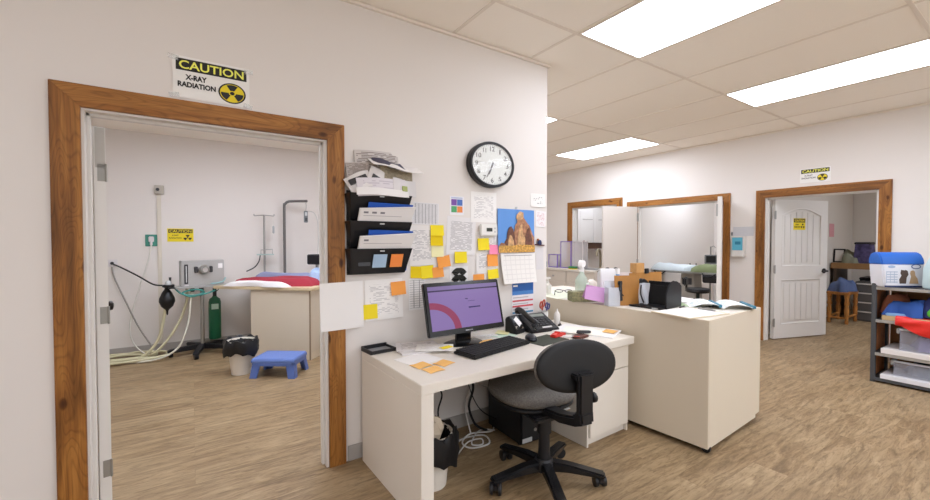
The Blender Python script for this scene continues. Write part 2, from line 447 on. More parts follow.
# office panelled door, open into the office
d = bpy.data.objects.new('door_2', None); COL.objects.link(d); d['kind'] = 'structure'; d['label'] = 'white two-panel arched door standing open into the office'
LX = 1.04
d.location = (6.965, 2.418, 0); d.rotation_euler = (0, 0, R(-18))
DB = WHITE
g = G()
# local: x along the leaf 0..LX, face towards -y
g.box(0, LX, .008, .05, .015, 2.025)
st = .135
g.box(0, st, -.004, .008, .015, 2.025); g.box(LX-st, LX, -.004, .008, .015, 2.025)
g.box(st, LX-st, -.004, .008, .015, .22); g.box(st, LX-st, -.004, .008, .86, 1.06)
# arched head rail
n = 16; arc = []
for i in range(n+1):
    u = i/n; x = st+(LX-2*st)*u; arc.append((x, 1.80+.10*math.sin(PI*u)))
for i in range(n):
    g.prism([arc[i], arc[i+1], (arc[i+1][0], 2.025), (arc[i][0], 2.025)], 'y', -.004, .008)
leaf = g.build('leaf', DB, d)
# raised panel fields with bead-board grooves
def field(z0, z1, arched):
    g = G(); k = 6; x0, x1 = st+.05, LX-st-.05; w = (x1-x0)/k
    for i in range(k):
        xa, xb = x0+w*i+.005, x0+w*(i+1)-.005
        if arched:
            def top(x): return z1-.05+.085*math.sin(PI*(x-st)/(LX-2*st))-.03
            g.prism([(xa, z0), (xb, z0), (xb, top(xb)), (xa, top(xa))], 'y', .0, .0085)
        else: g.box(xa, xb, .0, .0085, z0, z1)
    g.build('panel', DB, d, bevel=.003)
field(.27, .81, False); field(1.11, 1.85, True)
# sticking around panels
g = G()
fr = [(st, .22), (LX-st, .22), (LX-st, .86), (st, .86)]
for i in range(4):
    a, b = fr[i], fr[(i+1) % 4]; g.cyl((a[0], .004, a[1]), (b[0], .004, b[1]), .011, n=8)
fr = [(st, 1.06), (LX-st, 1.06)] + arc[::-1]
for i in range(len(fr)):
    a, b = fr[i], fr[(i+1) % len(fr)]; g.cyl((a[0], .004, a[1]), (b[0], .004, b[1]), .011, n=8)
g.build('moulding', DB, d)
for z in (.25, 1.02, 1.80):
    G().box(-.022, .012, -.010, -.004, z-.055, z+.055).cyl((-.006, -.014, z-.06), (-.006, -.014, z+.06), .009, n=10).build('hinge', STEEL, d)
g = G().cyl((LX-.07, -.004, .98), (LX-.07, -.016, .98), .038).cyl((LX-.07, -.012, .98), (LX-.07, -.06, .98), .014)
g.cyl((LX-.07, -.06, .98), (LX-.19, -.064, .975), .013, .010)
g.build('door_handle', BRONZE, d, bevel=.002)
# treatment room double door: left leaf folded back towards the pass-through
d = bpy.data.objects.new('door_3', None); COL.objects.link(d); d['kind'] = 'structure'; d['label'] = 'flat white door leaf swung back in front of the pass-through'
d.location = (6.80, 4.52, 0); d.rotation_euler = (0, 0, R(160))
G().box(0, .70, -.003, .042, .015, 2.05).build('leaf', M('door_leaf_grey_white', '#cfc8c0', .5), d, bevel=.002)
for z in (.25, 1.02, 1.86):
    G().box(-.02, .016, -.010, .052, z-.075, z+.075).build('hinge', STEEL, d, bevel=.003)
# right leaf: swung out, seen almost edge-on
d = bpy.data.objects.new('door_4', None); COL.objects.link(d); d['kind'] = 'structure'; d['label'] = 'white door leaf swung out of the treatment room, seen nearly edge-on'
d.location = (6.79, 3.045, 0); d.rotation_euler = (0, 0, R(203.5))
G().box(0, .70, -.050, .004, .015, 2.05).build('leaf', WHITE, d, bevel=.002)
for z in (.3, 1.86):
    G().box(.66, .712, -.066, -.045, z-.085, z+.085).build('latch_plate', STEEL, d, bevel=.003)

# lights -----------------------------------------------------------------
LE = 14.5
DIFF = M('light_diffuser', '#e8eefc', .6, emit=LE)
def ceiling_light(x0, x1, y0, y1, z, label, strength=None):
    t = thing('ceiling_light', label, 'ceiling light', ((x0+x1)/2, (y0+y1)/2, z), 0, 'recessed fluorescent panels in the ceilings')
    a, b = (x1-x0)/2, (y1-y0)/2; f = .02
    g = G().box(-a, a, -b, -b+f, -.008, -.001).box(-a, a, b-f, b, -.008, -.001).box(-a, -a+f, -b+f, b-f, -.008, -.001).box(a-f, a, -b+f, b-f, -.008, -.001)
    g.build('frame', GRID, t, smooth=False)
    G().box(-a+f, a-f, -b+f, b-f, -.006, -.001).build('diffuser', DIFF if strength is None else M('light_diffuser_%s' % strength, '#e8eefc', .6, emit=strength), t, smooth=False)
ceiling_light(2.40, 3.145, .64, 2.085, CZ, 'largest bright ceiling panel, above the desk and office chair', 9.5)
ceiling_light(4.66, 5.37, .64, 2.09, CZ, 'long bright ceiling panel in front of the office doorway')
ceiling_light(5.43, 6.19, 3.70, 5.24, CZ, 'far bright ceiling panel near the treatment room wall')
ceiling_light(3.12, 3.875, 3.66, 5.18, CZ, 'bright ceiling panel half hidden by the end of the near wall')
ceiling_light(-2.2, -1.45, -.6, .9, CZ, 'ceiling panel at the blank left wall, out of the picture', 7.0)
ceiling_light(2.40, 3.14, -2.34, -.86, CZ, 'ceiling panel behind the camera over the middle, out of the picture')
ceiling_light(.13, .87, -2.34, -.86, CZ, 'ceiling panel behind the camera on the near side, out of the picture')
ceiling_light(4.67, 5.4, -2.34, -.86, CZ, 'ceiling panel behind the shelf unit, out of the picture')
ceiling_light(-.5, .25, 3.5, 5.0, XZ, 'X-ray room ceiling panel close to the door leaf, out of the picture', 14.5)
ceiling_light(1.0, 1.75, 3.5, 5.0, XZ, 'X-ray room ceiling panel over the table end, out of the picture', 14.5)
ceiling_light(8.0, 8.75, 3.0, 4.5, CZ, 'treatment room ceiling panel, out of the picture', 13.0)
ceiling_light(8.0, 8.75, 5.4, 6.9, CZ, 'sink room ceiling panel, out of the picture', 12.0)
ceiling_light(8.6, 9.35, -.6, .9, CZ, 'office ceiling panel, out of the picture', 22.0)

# ================================================================== near wall: signs, papers, clock
def caution_sign(name, label, w, h, loc, rz, field, style, group=None, lean=0):
    t = thing(name, label, 'sign', loc, 0, group, rot=(0, 0, rz))
    G().box(-w/2, w/2, -.004, 0, -h/2, h/2).build('panel', field, t, bevel=.001)
    hh = h*.28
    G().box(-w*.46, w*.46, -.0048, -.004, h*.44-hh, h*.44).build('header_band', SIGNK, t)
    text('lettering', 'CAUTION', LIME if field is SIGNW else SIGNY, t, w*.84, hh*.72, (0, -.0052, h*.44-hh/2), bold=.018)
    rr = h*.22
    def trefoil(cx, cz, rr, disc, sx):
        if disc:
            g = G(); T = Matrix.Translation((cx, -.0042, cz)) @ Matrix.Rotation(R(90), 4, 'X')
            g.lathe([(rr*1.16, -.0004), (rr*1.16, .0006)], n=32, T=T, sx=sx); g.build('symbol_ring', SIGNK, t)
            g = G(); g.lathe([(rr*1.02, 0), (rr*1.02, .0011)], n=32, T=T, sx=sx); g.build('symbol_disc', SIGNY, t)
        g = G()
        for k in range(3):
            a0 = R(-90+120*k-30) if disc else R(90+120*k-30)
            a0 += R(180) if disc else 0
            pts = []
            for q in range(9): a = a0+R(60)*q/8; pts.append((cx+sx*rr*.95*math.cos(a), cz+rr*.95*math.sin(a)))
            for q in range(9): a = a0+R(60)*(8-q)/8; pts.append((cx+sx*rr*.3*math.cos(a), cz+rr*.3*math.sin(a)))
            g.prism(pts, 'y', -.0062, -.004)
        pts = [(cx+sx*rr*.2*math.cos(2*PI*q/14), cz+rr*.2*math.sin(2*PI*q/14)) for q in range(14)]
        g.prism(pts, 'y', -.0062, -.004)
        g.build('trefoil', SIGNK, t)
    if style == 'big':
        text('lettering', 'X-RAY', SIGNK, t, w*.27, h*.13, (-w*.21, -.0052, h*.01), bold=.04)
        text('lettering', 'RADIATION', SIGNK, t, w*.48, h*.13, (-w*.20, -.0052, -h*.17), bold=.04)
        trefoil(w*.26, -h*.20, rr, True, 1.2)
    elif style == 'white':
        text('lettering', 'X-RAY', SIGNK, t, w*.27, h*.12, (-w*.21, -.0052, h*.0), bold=.012)
        text('lettering', 'RADIATION', SIGNK, t, w*.46, h*.12, (-w*.21, -.0052, -h*.18), bold=.012)
        trefoil(w*.24, -h*.20, rr*.95, True, 1.2)
    else:
        text('lettering', 'X-RAY', SIGNK, t, w*.26, h*.12, (-w*.2, -.0052, -h*.02), bold=.012)
        text('lettering', 'RADIATION', SIGNK, t, w*.46, h*.12, (-w*.2, -.0052, -h*.22), bold=.012)
        trefoil(w*.27, -h*.2, rr*1.05, False, 1.2)
    return t
t = caution_sign('caution_sign', 'white caution X-ray radiation sign above the near wooden doorway', .352, .216, (.104, YA-.001, 2.283), 0, SIGNW, 'big')
for cx, cz, a in ((-.172, .095, 8), (.172, .09, -5), (-.17, -.098, -10), (.168, -.1, 12)):
    T = Matrix.Translation((cx, -.0055, cz)) @ Matrix.Rotation(R(a), 4, 'Y'); G().box(-.022, .022, -.0004, .0004, -.012, .012, T).build('clear_tape', CLEAR, t)
caution_sign('caution_sign', 'small yellow caution sign on the far wall of the X-ray room', .285, .172, (-.122, YX-.001, 1.505), 0, SIGNY, 'yellow')
caution_sign('caution_sign', 'white caution X-ray radiation sign above the office doorway', .32, .185, (XB-.001, 1.933, 2.295), R(-90), SIGNW, 'white')
# yellow sign on the office door leaf (moves with the leaf: a part)
def door_sign():
    e = bpy.data.objects['door_2']
    w, h = .235, .17; cx, cz = .47, 1.675
    p = G().box(cx-w/2, cx+w/2, -.002, .004, cz-h/2, cz+h/2).build('door_sign', SIGNY, e, bevel=.001)
    p['label'] = 'small yellow caution sign'
    q = G().box(cx-w*.47, cx+w*.47, -.003, -.002, cz+h*.14, cz+h*.46).build('header_band', SIGNK, p)
    text('lettering', 'CAUTION', SIGNY, p, w*.8, h*.2, (cx, -.0034, cz+h*.3), bold=.04)
    text('lettering', 'X-RAY', SIGNK, p, w*.28, h*.12, (cx-w*.2, -.0026, cz-h*.05), bold=.012)
    text('lettering', 'RADIATION', SIGNK, p, w*.46, h*.12, (cx-w*.2, -.0026, cz-h*.25), bold=.012)
    g = G(); rr = h*.22; ox, oz = cx+w*.26, cz-h*.18
    for k in range(3):
        a0 = R(60+120*k); pts = [(ox+rr*math.cos(a0+R(60)*i/6), oz+rr*math.sin(a0+R(60)*i/6)) for i in range(7)] + [(ox+rr*.3*math.cos(a0+R(60)*(6-i)/6), oz+rr*.3*math.sin(a0+R(60)*(6-i)/6)) for i in range(7)]
        g.prism(pts, 'y', -.0034, -.002)
    g.build('trefoil', SIGNK, p)
door_sign()

# clock
t = thing('wall_clock', 'round black-rimmed wall clock with a white face', 'clock', (1.966, YA, 2.026))
SXC = 1.235
T = Matrix.Rotation(R(90), 4, 'X')
G().lathe([(.170, 0), (.178, .006), (.178, .052), (.172, .060), (.160, .060), (.155, .050)], n=64, T=T, sx=SXC, cap=False).lathe([(.17, 0), (.17, .002)], n=64, T=T, sx=SXC).build('rim', BLACK, t)
f = G().lathe([(.158, .040), (.158, .046)], n=64, T=T, sx=SXC).build('face', M('clock_face', '#e8ebe6', .35), t)
for k in range(12):
    a = R(90-30*(k+1)); text('numeral', str(k+1), SIGNK, f, {1: .011, 10: .040, 11: .026, 12: .040}.get(k+1, .024)*1.15, .036, (SXC*.122*math.cos(a), -.0468, .122*math.sin(a)), bold=.012)
g = G()
for k in range(60):
    a = R(6*k); r0 = .145 if k % 5 else .141
    T2 = Matrix.Rotation(-a, 4, 'Y'); 
    c, s_ = math.cos(a), math.sin(a)
    g.prism([(SXC*(r0*s_-.0012*c), r0*c+.0012*s_), (SXC*(r0*s_+.0012*c), r0*c-.0012*s_), (SXC*(.151*s_+.0012*c), .151*c-.0012*s_), (SXC*(.151*s_-.0012*c), .151*c+.0012*s_)], 'y', -.0468, -.046)
g.build('minute_track', SIGNK, f)
def hand(nm, ang, L, wd, y, back=.02, mat=BLACK):
    a = R(ang); s_, c = math.sin(a), math.cos(a)
    pts = [(-wd, -back), (wd, -back), (wd*.6, L), (-wd*.6, L)]
    G().prism([(SXC*(x*c+z*s_), z*c-x*s_) for x, z in pts], 'y', y-.001, y).build(nm, mat, t)
hand('hour_hand', 198, .082, .007, -.048); hand('minute_hand', 204, .112, .005, -.0505); hand('second_hand', 276, .125, .0016, -.053, .03, M('grey_hand', '#77777a', .5))
G().cyl((0, -.046, 0), (0, -.054, 0), .008).build('hub', BLACK, t)
G().lathe([(.1575, .056), (.1575, .058)], n=64, T=T, sx=SXC).build('crystal', M('clock_glass', '#ffffff', .03, alpha=.12), t)

# thermostat
t = thing('thermostat', 'white thermostat with a small dark display among the wall papers', 'thermostat', (1.945, YA-.009, 1.515))
G().box(-.082, .082, -.030, 0, -.045, .045).build('body', M('thermostat_white', '#e9e7e2', .45), t, bevel=.006)
G().box(-.028, .028, -.0315, -.030, -.012, .016).build('display', M('dark_display', '#3c4038', .3), t)
g = G()
for k in (-1, 1): g.box(.045, .062, -.032, -.030, k*.014-.006, k*.014+.006)
g.build('buttons', LGREY, t, bevel=.001)

# papers on the wall ----------------------------------------------------
DOC = print_mat('typed_page', ink='#b4b2b3', lines=34)
DOC2 = print_mat('typed_page_dense', '#e4e2e2', '#aaa8a9', lines=42, density=.7)
DOC3 = print_mat('typed_page_sparse', '#efedea', '#c2c0c0', lines=30, density=.45)
TAB = print_mat('ruled_schedule', '#dfdedf', '#8b8b8e', lines=20, cols=8, margin=.05)
TAB2 = print_mat('ruled_list', '#e8e6e4', '#9c9a99', lines=14, cols=3, margin=.06)
CALP = print_mat('calendar_grid', '#ece9e4', '#e0ddd9', lines=6.3, cols=7.3, margin=.06)
def curl(b, c=0):
    return lambda u, v: (0, -b*(1-v)**2-c*(u-.5)**2*4, 0)
def paper(name, label, cat, x0, z0, x1, z1, off, mat, rot=0, b=.004, group=None, th=.0014):
    g = G().sheet(abs(x1-x0), abs(z0-z1), curl(b), 4, 8, th)
    o = g.build(name, mat); place(o, ((x0+x1)/2, YA-off, (z0+z1)/2), (0, R(rot), 0))
    return tag(o, label, cat, group)
PG = 'papers pinned on the wall behind the desk'; NG = 'sticky notes on the wall behind the desk'
paper('paper_sheet', 'blank white sheet taped across the doorway casing and wall edge', 'paper', .652, 1.168, .925, .868, .0226, PAPER, -1, .006, PG)
paper('paper_sheet', 'faint typed sheet right of the sheet taped over the casing', 'paper', .945, 1.170, 1.216, .9, .0006, DOC3, -1, .006, PG)
paper('paper_sheet', 'tall narrow ruled sheet just left of the monitor', 'paper', 1.262, 1.165, 1.395, .94, .0006, TAB2, 0, .004, PG)
paper('paper_sheet', 'grey ruled schedule to the right of the messy mail heap', 'paper', 1.292, 1.703, 1.508, 1.545, .0006, TAB, 1, .003, PG)
paper('paper_sheet', 'typed page right of the black wall pockets, beneath the yellow notes', 'paper', 1.270, 1.540, 1.468, 1.255, .0006, DOC, 0, .004, PG)
paper('paper_sheet', 'long tilted typed page in the middle of the wall, beneath the coloured flyer', 'paper', 1.575, 1.610, 1.835, 1.325, .0006, DOC2, 3, .004, PG)
paper('paper_sheet', 'faint typed page directly beneath the clock', 'paper', 1.792, 1.812, 2.042, 1.575, .0006, DOC3, 0, .003, PG)
paper('paper_sheet', 'typed page below the thermostat, partly covered by notes', 'paper', 1.842, 1.50, 2.058, 1.175, .0006, DOC, 0, .004, PG)
paper('paper_sheet', 'white slip with a black moustache, just above the monitor', 'paper', 1.60, 1.235, 1.765, 1.09, .0006, PAPER, 0, .003, PG)
t = bpy.data.objects['paper_sheet.008']
def moustache(cz):
    pts = []
    for i in range(13):
        u = -1+2*i/12; pts.append((.068*u, cz+.036*(1-abs(u))**.7+.010*math.sin(PI*abs(u))-.004))
    for i in range(13):
        u = 1-2*i/12; pts.append((.068*u, cz-.024*math.sin(PI*min(1, abs(u)*1.05))-.002*(1-abs(u))))
    return pts
G().prism(moustache(.030), 'y', -.008, -.0045).prism(moustache(-.022), 'y', -.008, -.0045).build('moustache_print', SIGNK, t)
# flyer with four coloured squares
t = paper('flyer', 'small flyer with purple, green, orange and blue squares', 'flyer', 1.603, 1.765, 1.728, 1.625, .0006, M('flyer_white', '#e9e8ec', .5), 0, .0, PG)
for x, z, c in ((-.026, .024, '#7b4fa3'), (.026, .024, '#4a6fb5'), (-.026, -.028, '#4fa368'), (.026, -.028, '#e88b45')):
    G().box(x-.024, x+.024, -.0018, -.0008, z-.023, z+.023).build('colour_square', M('flyer'+c[1:], c, .5), t)
G().box(-.05, .05, -.0018, -.0008, .052, .063).build('title_strip', M('flyer_strip', '#b8c4dc', .5), t)
# sticky notes
NOTES = [
 ('uppermost yellow note on the typed page beside the wall pockets', 1.435, 1.545, 1.545, 1.468, .0075, YEL, 0),
 ('darker yellow note directly under the uppermost yellow one', 1.436, 1.475, 1.540, 1.394, .0055, YEL2, 1),
 ('pale cream note hanging lowest of the column of three notes', 1.443, 1.400, 1.545, 1.312, .0045, PALE, 0),
 ('orange note tilted below the pale cream one', 1.492, 1.318, 1.600, 1.236, .0075, ORG, -8),
 ('left yellow note of the row above the monitor corner', 1.277, 1.248, 1.378, 1.165, .0008, YEL2, 3),
 ('second yellow note of the row above the monitor corner', 1.36, 1.252, 1.462, 1.160, .0025, YEL, -3),
 ('orange note ending the row above the monitor corner', 1.452, 1.238, 1.545, 1.162, .0045, ORG, -4),
 ('yellow note hanging from the bottom of the tilted typed page', 1.640, 1.348, 1.750, 1.262, .0085, YEL, 0),
 ('yellow note directly under the thermostat', 1.853, 1.450, 1.962, 1.357, .010, YEL, -2),
 ('pink note beside the calendar picture', 1.962, 1.397, 2.070, 1.323, .0125, PNK, 2),
 ('orange note directly under the pink one', 1.945, 1.322, 2.050, 1.228, .010, ORG, 0),
 ('yellow note above the top right corner of the monitor', 1.950, 1.202, 2.056, 1.128, .010, YEL, -4),
 ('orange note tucked behind the top edge of the monitor', 1.816, 1.168, 1.922, 1.09, .0005, ORG, 0),
 ('orange note on the faint typed sheet under the wall pockets', 1.127, 1.150, 1.236, 1.058, .0075, ORG, -3),
 ('yellow note between the two lower white sheets', .927, 1.008, 1.030, .912, .0045, YEL, 0),
]
for lab, x0, z0, x1, z1, off, mt, rt in NOTES:
    paper('sticky_note', lab, 'note', x0, z0, x1, z1, off, mt, rt, .007, NG, .0012)
# notices at the end of the wall
paper('notice_sheet', 'topmost small sketch sheet at the free end of the wall', 'paper', 2.412, 1.838, 2.585, 1.722, .0006, print_mat('sketch_sheet', '#eceae6', '#8f8f8f', lines=9, density=.35, margin=.2), 0, .006, PG)
paper('notice_sheet', 'second small sheet at the wall end with pale red print', 'paper', 2.473, 1.69, 2.59, 1.55, .0006, print_mat('red_print_sheet', '#ebe8e8', '#d7aeb2', lines=12, density=.5), 4, .005, PG)
paper('notice_sheet', 'blank narrow sheet at the wall end beside the calendar pages', 'paper', 2.475, 1.372, 2.566, 1.18, .0006, PAPER2, 0, .004, PG)
t = thing('bird_magnet', 'small dark figure clipped at the wall end, right of the calendar', 'ornament', (2.51, YA-.002, 1.415))
G().lathe([(.002, -.03), (.02, -.018), (.026, 0), (.02, .012), (.004, .02)], n=16, T=Matrix.Translation((0, -.014, 0)) @ Matrix.Rotation(R(70), 4, 'Y'), sy=.5).build('body', NAVY, t)
G().prism([(-.055, -.022), (.05, -.03), (.055, -.02), (-.05, -.012)], 'y', -.02, -.004).build('base', M('dark_red_figure', '#5a2a26', .5), t, bevel=.002)
G().lathe([(.002, -.012), (.011, 0), (.002, .012)], n=12, c=(-.022, -.014, .024)).build('head', M('figure_orange', '#b46a3a', .5), t)

# calendar: picture page above, month page below
t = thing('wall_calendar', 'wall calendar with a rock formation picture above a blank month page', 'calendar', (2.246, YA-.004, 1.33))
p = G().sheet(.396, .36, lambda u, v: (0, -.012*(1-v)**2, 0), 6, 8, .003).build('picture_page', M('calendar_sky', '#5e93d6', .45), t); p.location = (0, -.006, .18)
ROCK = M('rock_print', '#a9795a', .5, var=.45, vscale=38); ROCKD = M('rock_print_dark', '#6d4638', .5, var=.35, vscale=45); ROCKL = M('rock_print_light', '#c9a072', .5, var=.35, vscale=40)
def pic(nm, pts, mt, y0=.0018):
    g = G(); n = len(pts); 
    g.prism(pts, 'y', -y0-.0012, -y0+.0006); return g.build(nm, mt, p)
pic('picture_ground', [(-.196, -.178), (.196, -.178), (.196, -.118), (.05, -.112), (-.196, -.122)], M('desert_print', '#c99a4c', .5, var=.5, vscale=60), .0135)
pic('picture_rock', [(-.06, -.125), (-.055, -.06), (-.035, -.02), (-.02, .05), (.0, .07), (.005, .12), (.03, .15), (.06, .14), (.075, .11), (.105, .075), (.135, .05), (.155, .01), (.17, -.02), (.19, -.05), (.194, -.125)], ROCK, .0105)
pic('picture_rock', [(-.14, -.125), (-.135, -.09), (-.11, -.06), (-.105, -.01), (-.085, .03), (-.065, .04), (-.045, .015), (-.03, -.03), (-.015, -.125)], ROCKD, .0125)
pic('picture_rock', [(.0, -.12), (.01, -.03), (.03, .05), (.055, .06), (.06, -.02), (.09, -.06), (.1, -.12)], ROCKL, .0125)
pic('picture_rock', [(.085, -.12), (.09, -.04), (.11, .02), (.13, .03), (.15, -.02), (.165, -.07), (.17, -.12)], ROCKD, .0128)
pic('picture_rock', [(-.10, -.12), (-.095, -.07), (-.08, -.03), (-.06, -.04), (-.04, -.08), (-.035, -.12)], ROCKL, .0138)
pic('picture_rock', [(-.19, -.12), (-.17, -.095), (-.14, -.10), (-.12, -.12)], ROCK, .0128)
pic('picture_rock', [(-.01, .10), (-.005, .135), (.03, .165), (.068, .155), (.07, .11), (.04, .095)], ROCKL, .0115)
pp = G().sheet(.376, .245, lambda u, v: (0.02*(1-v)*(1-u), -.018*(1-v)**2-.008*(1-v), 0), 8, 8, .002).build('month_page', CALP, t); pp.location = (.008, -.022, -.127)
G().box(-.15, .15, -.0028, -.001, .103, .108).build('title_line', M('grey_ink', '#8e8a86', .7), pp)
G().cyl((0, -.004, .375), (0, -.012, .375), .008).build('pin', LGREY, t)
# blue header poster under it
t = thing('notice_poster', 'white notice with a blue header and red and blue bars under the calendar', 'poster', (2.328, YA+.0003, .945))
G().box(-.121, .121, -.003, 0, -.137, .137).build('panel', M('poster_white', '#e7e4e6', .4), t)
G().box(-.118, .118, -.004, -.003, .03, .134).build('header_block', M('poster_blue', '#2f66b0', .45), t)
G().box(-.118, .118, -.0046, -.004, .03, .062).build('header_shade', M('poster_blue_light', '#4d86c9', .45), t)
G().box(-.108, -.06, -.0046, -.004, .10, .114).build('header_print', PAPER, t)
for z, c in ((-.02, '#c8545a'), (-.065, '#cf4a50'), (-.118, '#3d86ae')):
    G().box(-.115, .115, -.004, -.003, z-.007, z+.007).build('bar', M('poster_bar'+c[1:], c, .5), t)
for z in (.008, -.045, -.092):
    G().box(-.11, .06, -.0036, -.003, z-.004, z+.004).build('print_line', M('poster_grey', '#b9b6b8', .6), t)

# wall pockets ----------------------------------------------------------
t = thing('wall_file_pockets', 'black three-tier wall file pockets beside the casing', 'wall file', (1.025, YA, 1.21))
G().box(-.20, .205, -.008, 0, .0, .545).build('back_panel', BLACKM, t, bevel=.002)
def pocket(z0, wt, wb, hgt=.165, y0=-.045, y1=-.115):
    g = G(); th = .004
    # front sheet leaning out
    def P(x, z):  # front plane y at height
        return y0+(y1-y0)*z/hgt
    fr = [(-wb, P(0, 0), 0), (wb, P(0, 0), 0), (wt, P(0, hgt), hgt), (-wt, P(0, hgt), hgt)]
    bk = [(x, y+th, z) for x, y, z in fr]
    g.add([(a, b, c+z0) for a, b, c in fr+bk], [(0, 1, 2, 3), (7, 6, 5, 4), (0, 4, 5, 1), (1, 5, 6, 2), (2, 6, 7, 3), (3, 7, 4, 0)])
    g.box(-wb, wb, y0, -.008, z0, z0+th)
    for s in (-1, 1):
        g.add([(s*wb, y0, z0), (s*wt, y1, z0+hgt), (s*wt, -.008, z0+hgt), (s*wb, -.008, z0), (s*(wb-th), y0, z0), (s*(wt-th), y1, z0+hgt), (s*(wt-th), -.008, z0+hgt), (s*(wb-th), -.008, z0)],
              [(0, 1, 2, 3), (7, 6, 5, 4), (0, 4, 5, 1), (1, 5, 6, 2), (2, 6, 7, 3), (3, 7, 4, 0)])
    o = g.build('pocket', BLACK, t, smooth=False)
    G().box(-.018, .012, y1-.003, y1+.001, z0+hgt-.02, z0+hgt-.012).build('label_holder', LGREY, o)
    return o
for z0 in (.005, .18, .355): pocket(z0, .212, .188)
p = G().box(-.15, -.07, -.0775, -.0755, .058, .112).build('label_window', M('window_label', '#303034', .25), t); p.rotation_euler = (0, 0, 0)
# notes stuck on the lowest pocket
for lab, x0, x1, mt in (('pale blue note stuck on the lowest black wall pocket', .965, 1.058, BLU), ('orange note stuck on the lowest black wall pocket', 1.086, 1.172, M('bright_orange_note', '#f59148', .8))):
    o = G().sheet(x1-x0, .092, curl(.004), 4, 4, .0012).build('sticky_note', mt); place(o, ((x0+x1)/2, YA-.0955, 1.300), (R(23), 0, 0)); tag(o, lab, 'note', 'sticky notes on the wall pockets')
# papers and blue folders standing in the two lower pockets
for tier, z0 in (('middle', 1.39), ('lowest', 1.215)):
    o = G().prism([(-.175, 0), (.16, 0), (.215, .275), (-.165, .25)], 'y', -.009, .009).build('paper_stack', M('stack_white', '#e6e3e1', .8, spec=.2), None, bevel=.001)
    place(o, (1.035, YA-.031, z0+.012), (R(23), 0, 0)); tag(o, 'white paper stack leaning out of the %s wall pocket' % tier, 'papers', 'papers in the wall pockets')
    for k in range(3 if tier == 'middle' else 1): G().box(-.14+.055*k, -.11+.055*k, -.0098, -.009, .222, .234).build('printed_word', M('print_grey', '#7d7b80', .7), o)
    G().box(-.14, .12, -.0098, -.009, .205, .209).build('printed_line', M('print_pale', '#b9b6b8', .7), o)
    o = G().box(-.12, .19, -.003, .003, 0, .29).build('folder', ROYAL, None, bevel=.001)
    place(o, (1.045, YA-.017, z0+.012), (R(21), R(1), 0)); tag(o, 'blue folder standing in the %s wall pocket' % tier, 'folder', 'blue folders in the wall pockets')
# heap of mail on the top pocket
MAG = print_mat('catalogue_cover', '#c9c3bf', '#7a706c', lines=24, density=.8, margin=.04)
MAG2 = print_mat('grey_catalogue', '#bdb3ad', '#5c5450', lines=40, density=.75, margin=.02)
MAG3 = print_mat('newspaper_print', '#b9ad94', '#6d6455', lines=60, density=.8, margin=.01)
ENV = M('white_envelope', '#e6e2e0', .7); ENVG = M('lilac_print', '#d5d0d6', .7)
heap = [ # name,label,cat,x,z,w,h,off,lean,roll,mat
 ('catalogue', 'grey catalogue standing at the back of the mail heap', 'magazine', 1.035, 1.90, .31, .25, .020, -6, -3, MAG),
 ('envelope', 'dark blue edged envelope flat across the top of the mail heap', 'envelope', 1.09, 1.945, .22, .12, .050, -60, 3, M('envelope_navy', '#3e3c52', .6)),
 ('paper_sheet', 'wide white sheet sticking out right on top of the mail heap', 'paper', 1.14, 1.925, .36, .11, .075, -64, 2, PAPER),
 ('newspaper', 'folded newspaper on the right of the mail heap', 'newspaper', 1.15, 1.855, .24, .12, .055, -18, 5, MAG3),
 ('catalogue', 'grey catalogue bent over on the left of the mail heap', 'magazine', .945, 1.85, .25, .17, .045, -14, -2, MAG2),
 ('envelope', 'white envelope with a dark bar lying at the left of the mail heap', 'envelope', .89, 1.805, .17, .12, .085, -28, -24, ENV),
 ('envelope', 'pointed white envelope with a dark window in the middle of the mail heap', 'envelope', 1.03, 1.82, .19, .13, .08, -22, 28, ENV),
 ('paper_stack', 'broad pale lilac printed stack at the front of the mail heap', 'papers', 1.03, 1.775, .34, .12, .108, -14, -3, print_mat('lilac_stack', '#dad5d9', '#c3bcc4', lines=8, density=.6)),
 ('brochure', 'white brochure with a green spot at the right front of the mail heap', 'brochure', 1.19, 1.785, .17, .115, .092, -14, 4, PAPER2),
 ('paper_sheet', 'low white sheet along the rim of the top wall pocket', 'paper', 1.03, 1.742, .36, .05, .125, -20, -1, PAPER),
]
for nm, lab, ct, x, z, w_, h_, off, le, ro, mt in heap:
    o = G().sheet(w_, h_, lambda u, v: (0, .012*math.sin(u*5+x*9), 0), 8, 4, .004).build(nm, mt)
    place(o, (x, YA-off, z), (R(le), R(ro), 0)); tag(o, lab, ct, 'mail heaped in the top wall pocket')
    if 'dark bar' in lab: G().box(-.07, .05, -.016, -.002, -.005, .03).build('dark_bar', DGREY, o)
    if 'dark window' in lab: G().box(-.07, .06, -.016, -.002, -.03, .005).build('window_bar', DGREY, o)
    if 'green spot' in lab: G().box(-.02, .015, -.016, -.002, -.03, .005).build('green_spot', M('sage_spot', '#a3ad6a', .6), o)

# ================================================================== desk
DZ = .72
DR = R(1.4)
def dk(x, y, z=0):   # a point given on the desk plan
    c, s = math.cos(DR), math.sin(DR); return (.926+x*c-y*s, 1.772+x*s+y*c, z)
t = thing('office_desk', 'white office desk with a drawer cabinet under its right end', 'desk', dk(0, 0), DR)
G().box(0, 1.80, 0, .79, DZ-.052, DZ).build('tabletop', LAM, t, bevel=.003)
G().box(0, .072, .002, .788, 0, DZ-.052).build('side_panel', LAM, t, bevel=.002)
cb = G().box(1.325, 1.34, .05, .78, 0, DZ-.052).box(1.783, 1.798, .05, .78, 0, DZ-.052).box(1.34, 1.783, .70, .715, .06, DZ-.052).box(1.34, 1.783, .07, .70, .055, .07).box(1.34, 1.783, .075, .09, 0, .055).build('cabinet', LAM, t, bevel=.0015)
G().box(1.342, 1.781, .035, .055, .065, .49).build('door', LAM, t, bevel=.003)
